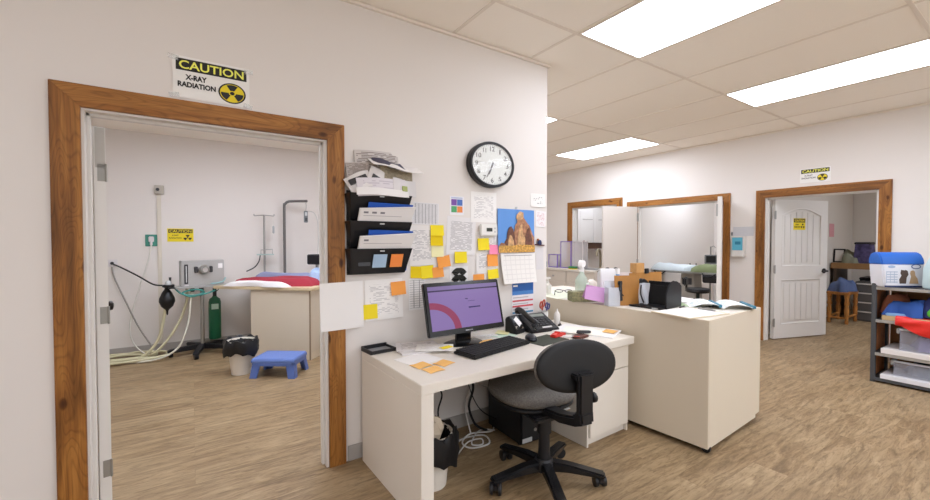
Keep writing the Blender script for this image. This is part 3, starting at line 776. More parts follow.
G().box(1.342, 1.781, .035, .055, .497, .655).build('drawer', LAM, t, bevel=.003)

# monitor
t = thing('computer_monitor', 'black widescreen monitor with a purple screen on the desk', 'monitor', (1.56, 2.36, DZ), R(1.5))
BG = M('glossy_black', '#111113', .18)
base = G().lathe([(.115, 0), (.115, .006), (.10, .012), (.03, .018)], n=32, sx=1.3, sy=.85).build('stand_base', BG, t)
G().box(-.06, .06, -.015, .018, .012, .16).build('stand_neck', BG, t, bevel=.006)
tilt = bpy.data.objects.new('display', None); COL.objects.link(tilt); tilt.parent = t; tilt.location = (.008, -.055, .085); tilt.rotation_euler = (R(-14), 0, R(0))
hw, hh = .317, .352
g = G().box(-hw, hw, -.012, .018, 0, hh).box(-hw*.8, hw*.8, .018, .045, .05, hh-.05)
g.build('casing', BG, tilt, bevel=.006)
SCR = M('screen_purple', '#c09cf0', .25, emit=.42, base='#050505')
s = G().box(-hw+.028, hw-.024, -.0135, -.0115, .036, hh-.026).build('screen', SCR, tilt)
G().box(-hw+.028, hw-.024, -.0142, -.0135, hh-.062, hh-.052).build('screen_bar', M('screen_dark_purple', '#3c1f5c', .25, emit=.5, base='#050505'), s)
G().box(-hw+.028, hw-.024, -.0142, -.0135, hh-.052, hh-.026).build('screen_toolbar', M('screen_lilac', '#a58bcf', .25, emit=.5, base='#050505'), s)
cx, cz, r0, r1 = -hw+.028, .036, .142, .185
pts = [(cx+r1*1.24*math.cos(R(a)), cz+r1*math.sin(R(a))) for a in range(0, 91, 5)] + [(cx+r0*1.24*math.cos(R(a)), cz+r0*math.sin(R(a))) for a in range(90, -1, -5)]
g = G(); k = len(pts)//2
for i in range(k-1): g.prism([pts[i], pts[i+1], pts[2*k-2-i], pts[2*k-1-i]], 'y', -.0144, -.0135)
g.build('screen_arc', M('screen_crimson', '#b03a6a', .25, emit=.6, base='#050505'), s)
G().box(.02, .12, -.0142, -.0135, .163, .172).build('screen_text', M('screen_ink', '#40248a', .3, emit=.4, base='#050505'), s)
G().box(.0, .022, -.0142, -.0135, .225, .231).build('screen_text', M('screen_ink', '#40248a', .3, emit=.4, base='#050505'), s)
g = G().box(.02, .08, -.0142, -.0135, .21, .2125)
g.build('screen_text', M('screen_ink', '#40248a', .3, emit=.4, base='#050505'), s)
G().box(-.03, .03, -.0128, -.0118, .012, .019).build('badge', GREY, tilt)

# keyboard
t = thing('keyboard', 'black computer keyboard in front of the monitor', 'keyboard', (1.64, 2.118, DZ), R(11))
G().box(-.275, .275, -.095, .095, .002, .02).build('body', BLACK, t, bevel=.005)
g = G()
for j in range(6):
    for i in range(21):
        x = -.262+i*.0252
        g.box(x, x+.021, -.085+j*.029, -.06+j*.029, .018, .0275+.001*j)
g.build('keys', M('key_black', '#2b2b2b', .6), t, bevel=.0015)
g = G()
for s_ in (-1, 1): g.box(s_*.22-.02, s_*.22+.02, .06, .08, 0, .003)
g.build('feet', BLACK, t)
# mouse and pad
t = thing('computer_mouse', 'dark computer mouse right of the keyboard', 'mouse', (2.005, 2.155, DZ+.004), R(-25))
g = G()
vs = G().lathe([(.01, 0), (.048, .0), (.052, .010), (.046, .026), (.028, .037), (.004, .040)], n=24, sx=.8, sy=1.25)
vs.build('body', M('mouse_shell', '#20242c', .3), t)
G().box(-.004, .004, .02, .042, .032, .0395).build('scroll_wheel', GREY, t, bevel=.002)
o = G().box(-.15, .15, -.10, .10, 0, .003).build('mouse_pad', M('dark_green_pad', '#3e4238', .8), None, bevel=.001); place(o, (2.09, 2.10, DZ), (0, 0, R(8))); tag(o, 'dark grey-green mouse pad under the mouse', 'mouse pad')
# phone: desk set with handset
t = thing('desk_phone', 'black multi-line desk phone with the handset on its left', 'phone', (2.265, 2.405, DZ), R(-6))
g = G().prism([(-.14, 0), (.14, 0), (.14, .035), (.06, .075), (-.05, .115), (-.10, .12), (-.14, .02)][::1], 'x', -.10, .16)
g = G().prism([(-.12, 0), (.12, 0), (.12, .10), (.09, .115), (-.12, .022)], 'x', -.11, .165)
ph = g.build('body', BLACK, t, bevel=.006)
def slope(y): return .022+(y+.12)/.21*.093
ang = math.atan2(.093, .21)
Tp = Matrix.Translation((.03, -.015, slope(-.015)+.001)) @ Matrix.Rotation(ang, 4, 'X')
g = G()
for j in range(4):
    for i in range(3): g.cbox((-.01+i*.03, -.055+j*.024, .002), (.022, .016, .006), Tp)
g.build('keypad', M('phone_key', '#3a3a3e', .5), t, bevel=.001)
g = G()
for j in range(5): g.cbox((.10, -.06+j*.022, .002), (.03, .012, .005), Tp)
g.build('line_keys', M('phone_key', '#3a3a3e', .5), t, bevel=.001)
G().cbox((.03, .075, .001), (.15, .034, .004), Tp).build('display', M('phone_lcd', '#8d9590', .2), t)
G().cbox((.03, -.088, .001), (.09, .014, .003), Tp).build('label_strip', PAPER2, t)
g = G().tube([(-.075, -.135, .075), (-.075, -.12, .085), (-.075, -.05, .105), (-.075, .05, .145), (-.075, .10, .152), (-.075, .125, .14)], .021, 12, 5)
g.lathe([(.024, 0), (.03, .012), (.026, .03)], n=16, c=(-.075, -.115, .05)).lathe([(.024, 0), (.03, .012), (.026, .03)], n=16, c=(-.075, .105, .118))
g.build('handset', M('handset_black', '#222225', .28), t)
pts = [(-.075, -.14, .07)] + [(-.10-.012*math.sin(k*1.6), -.16+.010*math.cos(k*1.6)-.0*k, .05-.0008*k+.008*math.sin(k*1.6)) for k in range(8)] + [(-.11, -.11, .02)]
G().tube(pts, .004, 6, 3).build('coil_cord', BLACK, t)
# card reader left of the phone
t = thing('card_terminal', 'black upright card terminal with a white slip left of the phone', 'card terminal', (2.07, 2.40, DZ), R(14))
G().prism([(-.05, 0), (.055, 0), (.055, .115), (.02, .135), (-.05, .025)], 'x', -.062, .062).build('body', BLACK, t, bevel=.006)
a2 = math.atan2(.11, .07)
Tp = Matrix.Translation((0, -.018, .077)) @ Matrix.Rotation(a2, 4, 'X')
G().cbox((0, .028, .001), (.085, .04, .004), Tp).build('screen', M('terminal_screen', '#5e646a', .12), t)
G().cbox((.0, -.036, .001), (.09, .028, .004), Tp).build('silver_plate', CHROME, t, bevel=.001)
G().cbox((.014, .006, .003), (.05, .07, .002), Tp @ Matrix.Rotation(R(25), 4, 'Z')).build('paper_slip', PAPER, t)
# cup with scissors
t = thing('pencil_cup', 'white pencil cup behind the desk phone', 'cup', (2.505, 2.545, DZ))
G().lathe([(.038, 0), (.042, .004), (.045, .105), (.042, .105), (.039, .008), (.002, .006)], n=28, cap=False).lathe([(.038, 0), (.038, .004)], n=28).build('body', M('cup_white', '#dcdad6', .35), t)
def scissors(label, mat, loc, rz, s=1.0):
    t = thing('scissors', label, 'scissors', loc, 0, 'scissors in the pencil cup', rot=(R(6), R(rz), R(20)))
    for sg in (-1, 1):
        c = Vector((sg*.026*s, 0, .125*s))
        ring = [(c.x+.021*s*math.cos(2*PI*k/12), 0, c.z+.028*s*math.sin(2*PI*k/12)) for k in range(12)]
        G().tube(ring, .0065*s, 8, 2, closed=True).tube([(sg*.014*s, 0, .10*s), (0, 0, .07*s)], .006*s, 8, 1).build('handle', mat, t)
        G().prism([(sg*.003, .075), (sg*.010, .072), (-sg*.002, -.02)], 'y', -.0012+sg*.0012, .0012+sg*.0012).build('blade', STEEL, t)
scissors('red-handled scissors in the pencil cup', M('scissor_red', '#a8432e', .4), (2.49, 2.54, DZ+.05), -9, 1.0)
scissors('blue-handled scissors in the pencil cup', M('scissor_blue', '#3b3f78', .4), (2.53, 2.55, DZ+.045), 20, .85)

# letter tray at the left end
t = thing('letter_tray', 'flat black open tray at the wall end of the desk', 'tray', (.995, 2.495, DZ), R(5))
g = G().box(-.09, .09, -.07, .07, 0, .004).box(-.09, .09, -.07, -.06, 0, .022).box(-.09, .09, .06, .07, 0, .03).box(-.09, -.08, -.07, .07, 0, .026).box(.08, .09, -.07, .07, 0, .022)
g.build('frame', BLACK, t, bevel=.003)
G().box(-.08, .08, -.055, .055, .004, .008).build('insert', M('tray_grey', '#8d8f93', .5), t)
# papers left of monitor
def flat(name, label, cat, x, y, z, w_, d_, rz, mat, group=None, th=.003, wave=.0, T=0):
    o = G().sheet(w_, d_, lambda u, v: (0, -wave*abs(math.sin(3*u+2*v)), 0), 6, 6, th).build(name, mat)
    place(o, (x, y, z+th/2), (R(-90), 0, R(rz))); return tag(o, label, cat, group)
PD = 'loose papers on the desk'
flat('paper_stack', 'thick white paper pile left of the monitor', 'papers', 1.235, 2.40, DZ, .30, .25, -8, PAPER2, PD, .012)
flat('paper_sheet', 'typed sheet on the pile left of the monitor', 'paper', 1.23, 2.42, DZ+.0125, .27, .22, -22, print_mat('desk_print', '#e2dede', '#aaa6a6', lines=18), PD, .002)
flat('paper_sheet', 'white sheet with a pencilled list at the front of the pile', 'paper', 1.30, 2.30, DZ+.016, .24, .16, -32, DOC3, PD, .002, .003)
flat('paper_sheet', 'faint blank sheet flat on the left desk corner', 'paper', 1.12, 2.18, DZ, .22, .20, 12, M('very_white_paper', '#f0eeec', .7), PD, .0015)
flat('sticky_note', 'small yellow note at the tip of the pile left of the monitor', 'note', 1.36, 2.255, DZ+.022, .085, .045, 10, YEL, PD, .0015)
for lab, x, y, rz, cl in (('leftmost amber note on the front of the desk', 1.075, 2.06, 12, ORG2), ('middle amber note on the front of the desk, nearest the edge', 1.095, 1.955, 8, ORG2), ('rightmost amber note on the front of the desk', 1.205, 2.025, 22, ORG2)):
    flat('sticky_note', lab, 'note', x, y, DZ, .10, .09, rz, cl, 'amber notes lying on the desk', .0016, .004)
flat('sticky_note', 'amber note lying under the monitor edge', 'note', 1.70, 2.285, DZ, .13, .09, -12, ORG2, PD, .002, .006)
flat('paper_sheet', 'pale green slip right of the monitor stand', 'paper', 1.93, 2.36, DZ, .17, .14, 20, M('mint_paper', '#cfe3d4', .7), PD, .002, .004)
flat('paper_sheet', 'white slip with green print under the monitor', 'paper', 1.80, 2.40, DZ, .18, .15, -15, DOC3, PD, .002, .004)
flat('paper_sheet', 'cream slip between monitor and card terminal', 'paper', 1.97, 2.43, DZ+.008, .12, .10, 40, PALE, PD, .002, .002)
# red stapler thing + tape
t = thing('tape_dispenser', 'red tape dispenser on the desk in front of the phone', 'tape dispenser', (2.262, 2.135, DZ), R(15))
G().prism([(-.085, 0), (.085, 0), (.085, .014), (.03, .026), (-.05, .03), (-.085, .02)], 'y', -.026, .026).build('body', M('red_gloss', '#d2332a', .3), t, bevel=.008)
G().cyl((-.02, -.016, .022), (-.02, .016, .022), .018, n=20).build('tape_roll', M('red_roll', '#c72d24', .35), t)
G().box(.07, .092, -.018, .018, .012, .022).build('cutter', LGREY, t)
t = thing('marker_pen', 'red and white marker lying beside the red tape dispenser', 'pen', (2.285, 2.045, DZ+.009), R(-48))
G().cyl((-.05, 0, 0), (.03, 0, 0), .0085).build('barrel', PAPER, t); G().cyl((.03, 0, 0), (.07, 0, 0), .009).build('cap', RED, t)
t = thing('wallet', 'brown leather pouch lying by the desk edge near the chair', 'wallet', (2.36, 2.02, DZ), R(14))
G().box(-.07, .07, -.045, .045, 0, .016).build('body', M('brown_leather', '#5a3326', .55, bump=.2), t, bevel=.006)
G().box(-.07, .07, .0, .004, .0155, .0175).build('strap', M('dark_leather', '#38221b', .5), t)
t = thing('stapler', 'dark stapler lying right of the brown pouch', 'stapler', (2.445, 2.055, DZ), R(-12))
G().box(-.06, .06, -.016, .016, 0, .010).build('base', DGREY, t, bevel=.003); G().prism([(-.06, .018), (.06, .012), (.06, .03), (-.05, .04)], 'y', -.014, .014).build('arm', DGREY, t, bevel=.003)
t = thing('binder_clip', 'tiny black binder clip at the back right of the desk', 'clip', (2.555, 2.40, DZ), R(30))
G().prism([(-.014, 0), (.014, 0), (.003, .018), (-.003, .018)], 'x', -.022, .022).build('body', BLACK, t); G().tube([(-.01, 0, .016), (-.012, 0, .034), (.012, 0, .034), (.01, 0, .016)], .0012, 6, 2).build('wire', STEEL, t)
flat('paper_stack', 'long white paper pile at the right end of the desk', 'papers', 2.57, 2.13, DZ, .30, .46, 24, PAPER, PD, .008, 0)
flat('paper_sheet', 'white sheet on top of the long pile at the right end of the desk', 'paper', 2.53, 2.13, DZ+.0085, .25, .30, 34, M('cream_paper', '#f1ede2', .75), PD, .002)
flat('sticky_note', 'amber note on the white sheets at the right end of the desk', 'note', 2.665, 1.985, DZ+.0125, .11, .09, 20, ORG2, PD, .002, .003)

# ================================================================== under the desk
t = thing('computer_tower', 'black computer tower on the floor under the desk', 'computer', (2.01, 2.30, 0), R(-3))
G().box(-.125, .125, -.19, .21, .012, .395).build('case', BLACK, t, bevel=.006)
G().box(-.118, .118, -.197, -.190, .02, .385).build('front_panel', BLACKM, t, bevel=.004)
G().box(-.06, .06, -.2, -.197, .30, .315).build('drive_slot', DGREY, t)
G().box(-.115, -.03, -.2, -.197, .025, .055).build('badge', LGREY, t)
G().cyl((.0, -.197, .1), (0, -.201, .1), .012).build('power_button', STEEL, t)
g = G()
for x in (-.1, .1):
    for y in (-.15, .17): g.cyl((x, y, 0), (x, y, .013), .015)
g.build('feet', BLACK, t)

def bin_(label, x, y, rb, rt, h, group, bagdrop, mat):
    t = thing('waste_bin', label, 'waste bin', (x, y, 0), 0, group)
    G().lathe([(rb, 0), (rt, h), (rt+.008, h), (rt+.008, h-.012), (rt-.004, h-.012), (rb-.004, .006), (.002, .006)], n=32, cap=False).lathe([(rb, 0), (rb, .006)], n=32).build('body', mat, t)
    # black liner hanging over the rim with folds
    n = 44; prof = []
    vs = []; rows = [(rt-.03, h-.10), (rt-.012, h-.02), (rt+.016, h+.014), (rt+.028, h-.006), (rt+.034, h-bagdrop*.5), (rt+.024, h-bagdrop)]
    for j, (r, z) in enumerate(rows):
        for k in range(n):
            a = 2*PI*k/n; f = (.010*math.sin(7*a+j)+.008*math.sin(13*a+2*j))*(1 if j != 1 else .4); zz = z+.02*math.sin(3*a+1)*(j >= 3)+.012*math.sin(9*a)*(j >= 2)
            rr = r+abs(f); vs.append((rr*math.cos(a), rr*math.sin(a), zz))
    g = G().add(vs, [(j*n+k, j*n+(k+1) % n, (j+1)*n+(k+1) % n, (j+1)*n+k) for j in range(len(rows)-1) for k in range(n)])
    g.build('bin_liner', M('black_bag', '#151517', .45, bump=.25, bscale=40), t)
    return t
b = bin_('white waste bin with a black liner under the desk', 1.155, 2.10, .095, .125, .31, 'lined waste bins', .16, LAM)
g = G().lathe([(.005, -.06), (.07, -.045), (.085, 0), (.06, .05), (.01, .07)], n=14)
for k, v in enumerate(g.v): g.v[k] = v*(1+.18*math.sin(k*2.3))
o = g.build('crumpled_paper', M('crumpled_cream', '#c9bba6', .85), None); place(o, (1.125, 2.06, .345)); tag(o, 'crumpled cream paper in the bin under the desk', 'paper')

# cords under the desk (hung in the gap behind the kneehole)
BC = M('black_cord', '#1b1b1d', .5); WC = M('white_cord', '#dcdad6', .45)
def cord(label, pts, r, mat, name='cord', group=None):
    o = G().tube(pts, r, 8, 6).build(name, mat); return tag(o, label, 'cord', group)
CG = 'cords under the desk'
cord('leftmost black cord hanging behind the desk legroom', [(1.420, 2.450, .66), (1.440, 2.430, .55), (1.390, 2.420, .45), (1.430, 2.430, .36), (1.410, 2.450, .24), (1.450, 2.460, .10), (1.580, 2.460, .012)], .006, BC, 'black_cable', CG)
cord('black cord hanging in a deep bow under the desktop', [(1.600, 2.450, .66), (1.520, 2.440, .5), (1.460, 2.420, .40), (1.420, 2.400, .42)], .005, BC, 'black_cable', CG)
cord('thick black cord bundle dropping from the power block', [(1.690, 2.450, .64), (1.680, 2.440, .5), (1.700, 2.440, .35), (1.670, 2.450, .22), (1.720, 2.440, .08), (1.820, 2.430, .012)], .009, BC, 'black_cable', CG)
cord('thin black cord crossing towards the computer tower', [(1.650, 2.450, .64), (1.640, 2.420, .42), (1.720, 2.400, .22), (1.870, 2.400, .10), (2.020, 2.420, .03)], .004, BC, 'black_cable', CG)
cord('white cord looped on the floor behind the office chair', [(1.500, 2.390, .008), (1.620, 2.430, .008), (1.760, 2.390, .008), (1.720, 2.270, .008), (1.580, 2.280, .010), (1.560, 2.370, .014), (1.680, 2.450, .014), (1.840, 2.410, .008), (1.900, 2.450, .006)], .006, WC, 'white_cable', CG)
cord('white cord tangled over the floor loop under the desk', [(1.460, 2.270, .008), (1.600, 2.360, .012), (1.700, 2.340, .018), (1.660, 2.270, .018), (1.600, 2.310, .018), (1.700, 2.410, .022), (1.800, 2.460, .012), (1.880, 2.410, .006)], .005, WC, 'white_cable', CG)
cord('white cord rising from the floor to the wall under the desk', [(1.680, 2.440, .022), (1.690, 2.500, .10), (1.700, 2.550, .2), (1.800, 2.585, .30)], .005, WC, 'white_cable', CG)
cord('pale cord swinging across in front of the computer tower', [(1.750, 2.575, .36), (1.830, 2.300, .34), (1.900, 2.060, .31), (2.030, 2.045, .29), (2.150, 2.045, .30)], .004, M('grey_cord', '#a3a3a3', .4), 'white_cable', CG)
t = thing('power_block', 'black power block fixed under the desktop', 'power strip', (1.68, 2.45, .628))
G().box(-.05, .05, -.022, .022, -.03, .038).build('body', BLACK, t, bevel=.004); G().box(-.025, -.005, -.026, -.022, -.02, .02).box(.01, .03, -.026, -.022, -.02, .02).build('plugs', DGREY, t)

# ================================================================== office chair
CH = (1.732, 1.745); CR = R(-8)
t = thing('office_chair', 'grey-seated swivel office chair with a black oval backrest', 'office chair', (*CH, 0), CR)
FAB = M('grey_tweed', '#6f6c68', .95, bump=.6, bscale=180, var=.3, vscale=110)
def pad(rx, ry, h, n=44, pw=2.6, crown=.3):
    rows = [(.0, 0), (.80, 0), (.95, .12), (1.0, .38), (1.0, .62), (.95, .85), (.82, .97), (.5, 1.0), (.0, 1.0+crown*.1)]
    vs = []
    for r, z in rows:
        for k in range(n):
            a = 2*PI*k/n; c, s_ = math.cos(a), math.sin(a)
            q = (abs(c)**pw+abs(s_)**pw)**(-1/pw); r2 = max(r, .001)
            vs.append((rx*r2*q*c, ry*r2*q*s_, h*z))
    m = len(rows); return vs, [(j*n+k, j*n+(k+1) % n, (j+1)*n+(k+1) % n, (j+1)*n+k) for j in range(m-1) for k in range(n)]
v_, f_ = pad(.262, .262, .085)
o = G().add(v_, f_).build('seat', FAB, t, angle=60); o.location = (.055, .215, .435)
v_, f_ = pad(.245, .245, .035); o = G().add(v_, f_).build('seat_shell', BLACKM, t, angle=60); o.location = (.055, .215, .405)
# backrest: oval pad, standing, slight recline
Tb = Matrix.Translation((.022, -.245, .757)) @ Matrix.Rotation(R(84), 4, 'X') @ Matrix.Rotation(R(-3), 4, 'Z')
v_, f_ = pad(.266, .138, .055, pw=2.1); G().add(v_, f_, Tb @ Matrix.Translation((0, 0, -.03))).build('backrest', FAB, t, angle=60)
v_, f_ = pad(.268, .140, .040, pw=2.1); G().add(v_, f_, Tb @ Matrix.Translation((0, 0, .0))).build('back_shell', BLACKM, t, angle=60)
g = G().box(-.032, .064, -.345, -.307, .50, .74).build('back_post', BLACK, t, bevel=.01)
G().box(-.045, .077, -.335, -.277, .70, .735).build('back_bracket', BLACK, t, bevel=.008)
g = G().prism([(.10, .40), (-.16, .415), (-.29, .445), (-.355, .475), (-.35, .54), (-.30, .54), (-.285, .50), (-.15, .465), (.10, .44)], 'x', -.03, .062)
g.build('back_support', BLACK, t, bevel=.012)
g = G().lathe([(.022, 0), (.027, .006), (.027, .022), (.02, .028)], n=12, T=Matrix.Translation((.062, -.325, .60)) @ Matrix.Rotation(R(90), 4, 'Y')).build('adjust_knob', BLACK, t)
G().box(-.10, .10, -.06, .20, .375, .408).build('tilt_mechanism', BLACK, t, bevel=.01)
G().tube([(.06, .05, .372), (.18, .06, .368), (.25, .07, .362)], .007, 8, 3).build('lever', STEEL, t)
G().cyl((0, 0, .10), (0, 0, .20), .040, .034, 24).cyl((0, 0, .20), (0, 0, .30), .034, .032, 24).cyl((0, 0, .295), (0, 0, .385), .044, .040, 24).build('gas_lift', BLACK, t)
G().lathe([(.05, .065), (.062, .075), (.062, .115), (.045, .14)], n=24).build('base_hub', BLACK, t)
GLB = M('base_gloss_black', '#1a1a1c', .25)
cast = [(1.416, 1.796), (1.684, 2.063), (2.002, 1.551), (1.628, 1.41), (2.045, 1.90)]
for k in range(5):
    a = R(177+72*k)
    c, s_ = math.cos(a), math.sin(a); L_ = .322
    T = Matrix.Rotation(a, 4, 'Z')
    g = G().prism([(.03, .070), (.03, .130), (.14, .124), (L_+.025, .088), (L_+.025, .064), (.14, .075)], 'y', -.031, .031, T)
    leg = g.build('base_leg', GLB, t, bevel=.008)
    cx, cy = L_*c, L_*s_; ca = a+R(60+25*k)
    Tc = Matrix.Translation((cx, cy, 0)) @ Matrix.Rotation(ca, 4, 'Z')
    g = G()
    for sg in (-1, 1):
        g.lathe([(.008, 0), (.032, .002), (.034, .010), (.032, .020), (.008, .022)], n=18, T=Tc @ Matrix.Translation((.016, sg*.013, .034)) @ Matrix.Rotation(R(-90*sg), 4, 'X'))
    g.cyl(Tc @ Vector((0, 0, .03)), Tc @ Vector((0, 0, .065)), .009)
    g.box(-.016, .03, -.012, .012, .03, .058, Tc)
    g.build('caster', BLACK, leg)
# ================================================================== reception counter and what stands on it
KZ = .90
KO = (2.842, 1.345); KR = R(3.0)
def kk(x, y, z=0):
    c, s = math.cos(KR), math.sin(KR); return (KO[0]+x*c-y*s, KO[1]+x*s+y*c, z)
t = thing('reception_counter', 'cream rolling reception counter right of the desk', 'counter', kk(0, 0), KR)
KW, KL = .925, 2.0
G().box(0, .022, 0, KL, .035, KZ).build('side_panel', LAM2, t, bevel=.002)
G().box(KW-.022, KW, 0, KL, .06, KZ).build('side_panel', LAM2, t, bevel=.002)
G().prism([(.022, .035), (KW-.08, .035), (KW-.08, .06), (KW-.022, .06), (KW-.022, KZ), (.022, KZ)], 'y', .0, .022).build('end_panel', LAM2, t, bevel=.0015)
G().box(.022, KW-.022, KL-.022, KL, .035, KZ).build('end_panel', LAM2, t)
G().box(.022, KW-.022, .022, KL-.022, KZ-.024, KZ-.0015).build('worktop', LAM, t)
G().box(.022, KW-.022, .022, KL-.022, .075, .095).build('bottom_shelf', LAM2, t)
for x, y in ((.035, .035), (KW-.07, .07), (.055, KL-.08), (KW-.07, KL-.08)):
    g = G().box(x-.03, x+.03, y-.03, y+.03, .068, .075).cyl((x, y, .045), (x, y, .07), .012).box(x-.018, x+.018, y-.03, y+.012, .03, .06)
    g.cyl((x-.012, y-.012, .028), (x+.012, y-.012, .028), .028, n=20)
    g.build('caster', BLACK, t, bevel=.002)

# clipboard with a white form, near corner
t = thing('clipboard', 'cream clipboard with a white form at the near counter corner', 'clipboard', (3.02, 1.565, KZ), R(-8))
G().box(-.22, .22, -.155, .155, 0, .008).build('board', M('cream_board', '#d8cdb4', .5), t, bevel=.002)
G().box(-.205, .175, -.145, .14, .008, .0105).build('paper_form', PAPER, t)
G().box(.17, .205, -.06, .06, .008, .02).build('clip', STEEL, t, bevel=.003)
flat('leaflet', 'green leaflet behind the clipboard on the counter', 'leaflet', 3.42, 1.80, KZ, .30, .20, 14, M('leaflet_green', '#a9bf94', .6, var=.18, vscale=14), 'paper on the counter', .004, .003)
flat('paper_sheet', 'white card beside the green leaflet on the counter', 'paper', 3.33, 1.68, KZ+.0, .17, .11, -20, PAPER, 'paper on the counter', .003)
flat('paper_sheet', 'wide white sheet standing folded at the back of the counter end', 'paper', 3.52, 1.95, KZ+.005, .30, .24, 20, PAPER, 'paper on the counter', .012, .012)
PN = 'pens on the counter'
for lab, x, y, rz in (('dark pen lying left of the white card on the counter', 3.20, 1.72, 10), ('short dark pen at the middle of the green leaflet front', 3.36, 1.615, -15), ('dark pen nearest the open brochure', 3.435, 1.60, 25)):
    t = thing('pen', lab, 'pen', (x, y, KZ+.0115), R(rz), PN)
    G().cyl((-.045, 0, 0), (.03, 0, 0), .0055).build('barrel', M('dark_pen', '#2b2622', .4), t); G().cyl((.03, 0, 0), (.055, 0, 0), .0065, .005).build('cap', BLACK, t)
# open brochure, pages curling up
t = thing('brochure', 'open white brochure with teal bands on the right counter edge', 'brochure', (3.52, 1.60, KZ), R(-50))
BRP = print_mat('brochure_print', '#e9eae8', '#9fb6b8', lines=16, density=.6, margin=.08)
g = G(); 
def arc_page(sgn):
    g = G(); n = 10; pts = []
    for i in range(n+1):
        u = i/n; pts.append((sgn*u*.235, .004+.05*math.sin(PI*u)**.8*(1-.55*u)))
    for i in range(n):
        (xa, za), (xb, zb) = pts[i], pts[i+1]
        k = len(g.f); g.add([(xa, -.14, za), (xb, -.14, zb), (xb, .14, zb), (xa, .14, za), (xa, -.14, za-.003), (xb, -.14, zb-.003), (xb, .14, zb-.003), (xa, .14, za-.003)], [(0, 1, 2, 3), (7, 6, 5, 4), (0, 4, 5, 1), (2, 6, 7, 3)])
        g.uv[k] = [(i/n, 0), ((i+1)/n, 0), ((i+1)/n, 1), (i/n, 1)]
    return g
arc_page(-1).build('left_page', BRP, t); arc_page(1).build('right_page', BRP, t)
TEAL = M('teal_print', '#3f7f97', .5)
for x in (-.022, .205):
    G().box(x-.012, x+.012, -.141, .141, .012, .034).build('teal_band', TEAL, t, bevel=.003)
# black letter sorter with arched sides
t = thing('desk_sorter', 'black open letter sorter with arched sides on the counter', 'sorter', (3.10, 1.90, KZ), R(4))
def arch(x0, x1, h): 
    pts = [(x0, 0), (x1, 0), (x1, h*.78)]
    for i in range(1, 9):
        u = i/9; pts.append((x1-(x1-x0)*.42*u, h*.78+h*.20*math.sin(PI*.5*u)))
    pts.append((x0+(x1-x0)*.54, h*.93))
    for i in range(0, 8):
        u = i/8; pts.append((x0+(x1-x0)*(.52-.40*u), h*(1.0-.22*u*u)))
    pts.append((x0, h*.55)); return pts
for y in (-.135, .135):
    G().prism(arch(-.07, .18, .215), 'y', y-.006, y+.006).build('side_panel', BLACK, t, bevel=.003)
G().box(.165, .18, -.13, .13, 0, .19).build('back_panel', BLACK, t, bevel=.003)
G().box(-.14, .18, -.13, .13, .0, .014).build('base', BLACK, t, bevel=.003)
G().box(.03, .036, -.128, .128, .014, .17).build('divider', BLACKM, t)
G().box(-.1405, -.1385, -.11, -.06, .003, .011).build('label', LGREY, t)
# hardboard clipboards standing up
HB = M('hardboard', '#a87434', .55, var=.12, vscale=9)
def standing_board(lab, x, y, w, h, rz, lean):
    t = thing('clipboard', lab, 'clipboard', (x, y, KZ+.002), 0, 'brown clipboards standing on the counter', rot=(R(lean), 0, R(rz)))
    G().box(-w/2, w/2, -.003, .003, 0, h).build('board', HB, t, bevel=.002)
    return t
t = standing_board('brown hardboard clipboard with a black clip, left of the black sorter', 2.955, 2.03, .22, .245, -24, -6)
g = G().box(-.075, -.055, -.022, -.003, .04, .20).box(-.085, -.045, -.012, -.003, .17, .20); g.build('clip', BLACK, t, bevel=.003)
g = G().tube([(-.065, -.02, .19), (-.085, -.03, .13), (-.05, -.025, .08)], .004, 6, 4).build('pen_loop', BLACK, t)
t = standing_board('wide brown hardboard clipboard standing behind the black sorter', 3.33, 2.10, .40, .25, -8, -4)
G().box(-.02, .02, -.022, -.003, .24, .285).build('clip', BLACK, t, bevel=.003)
# clear bag of odds and ends hanging between boards
t = thing('plastic_pouch', 'clear plastic pouch between the brown clipboard and the black sorter', 'pouch', (3.02, 1.93, KZ+.016), R(-30))
G().sheet(.08, .17, lambda u, v: (0, .012*math.sin(7*u+4*v), 0), 6, 10, .008, Matrix.Translation((0, 0, .09))).build('body', FROST, t)
G().tube([(-.03, -.012, .16), (-.038, -.02, .09), (-.012, -.02, .02)], .006, 6, 4).build('black_seam', BLACK, t); G().box(-.04, .04, -.006, .006, 0.001, .012).build('bottom_seam', DGREY, t)
# clear holder with blue things
t = thing('brochure_holder', 'clear acrylic holder left of the brown clipboard', 'holder', (2.852, 2.105, KZ), R(-25))
G().box(-.05, .05, -.035, -.03, 0, .15).box(-.05, .05, .03, .035, 0, .2).box(-.05, -.046, -.035, .035, 0, .15).box(.046, .05, -.035, .035, 0, .15).box(-.05, .05, -.035, .035, 0, .005).build('body', FROST, t)
G().box(-.04, .04, -.02, .02, .006, .12).build('contents', M('holder_blue_grey', '#a9b4c6', .6, var=.3, vscale=40), t, bevel=.004)
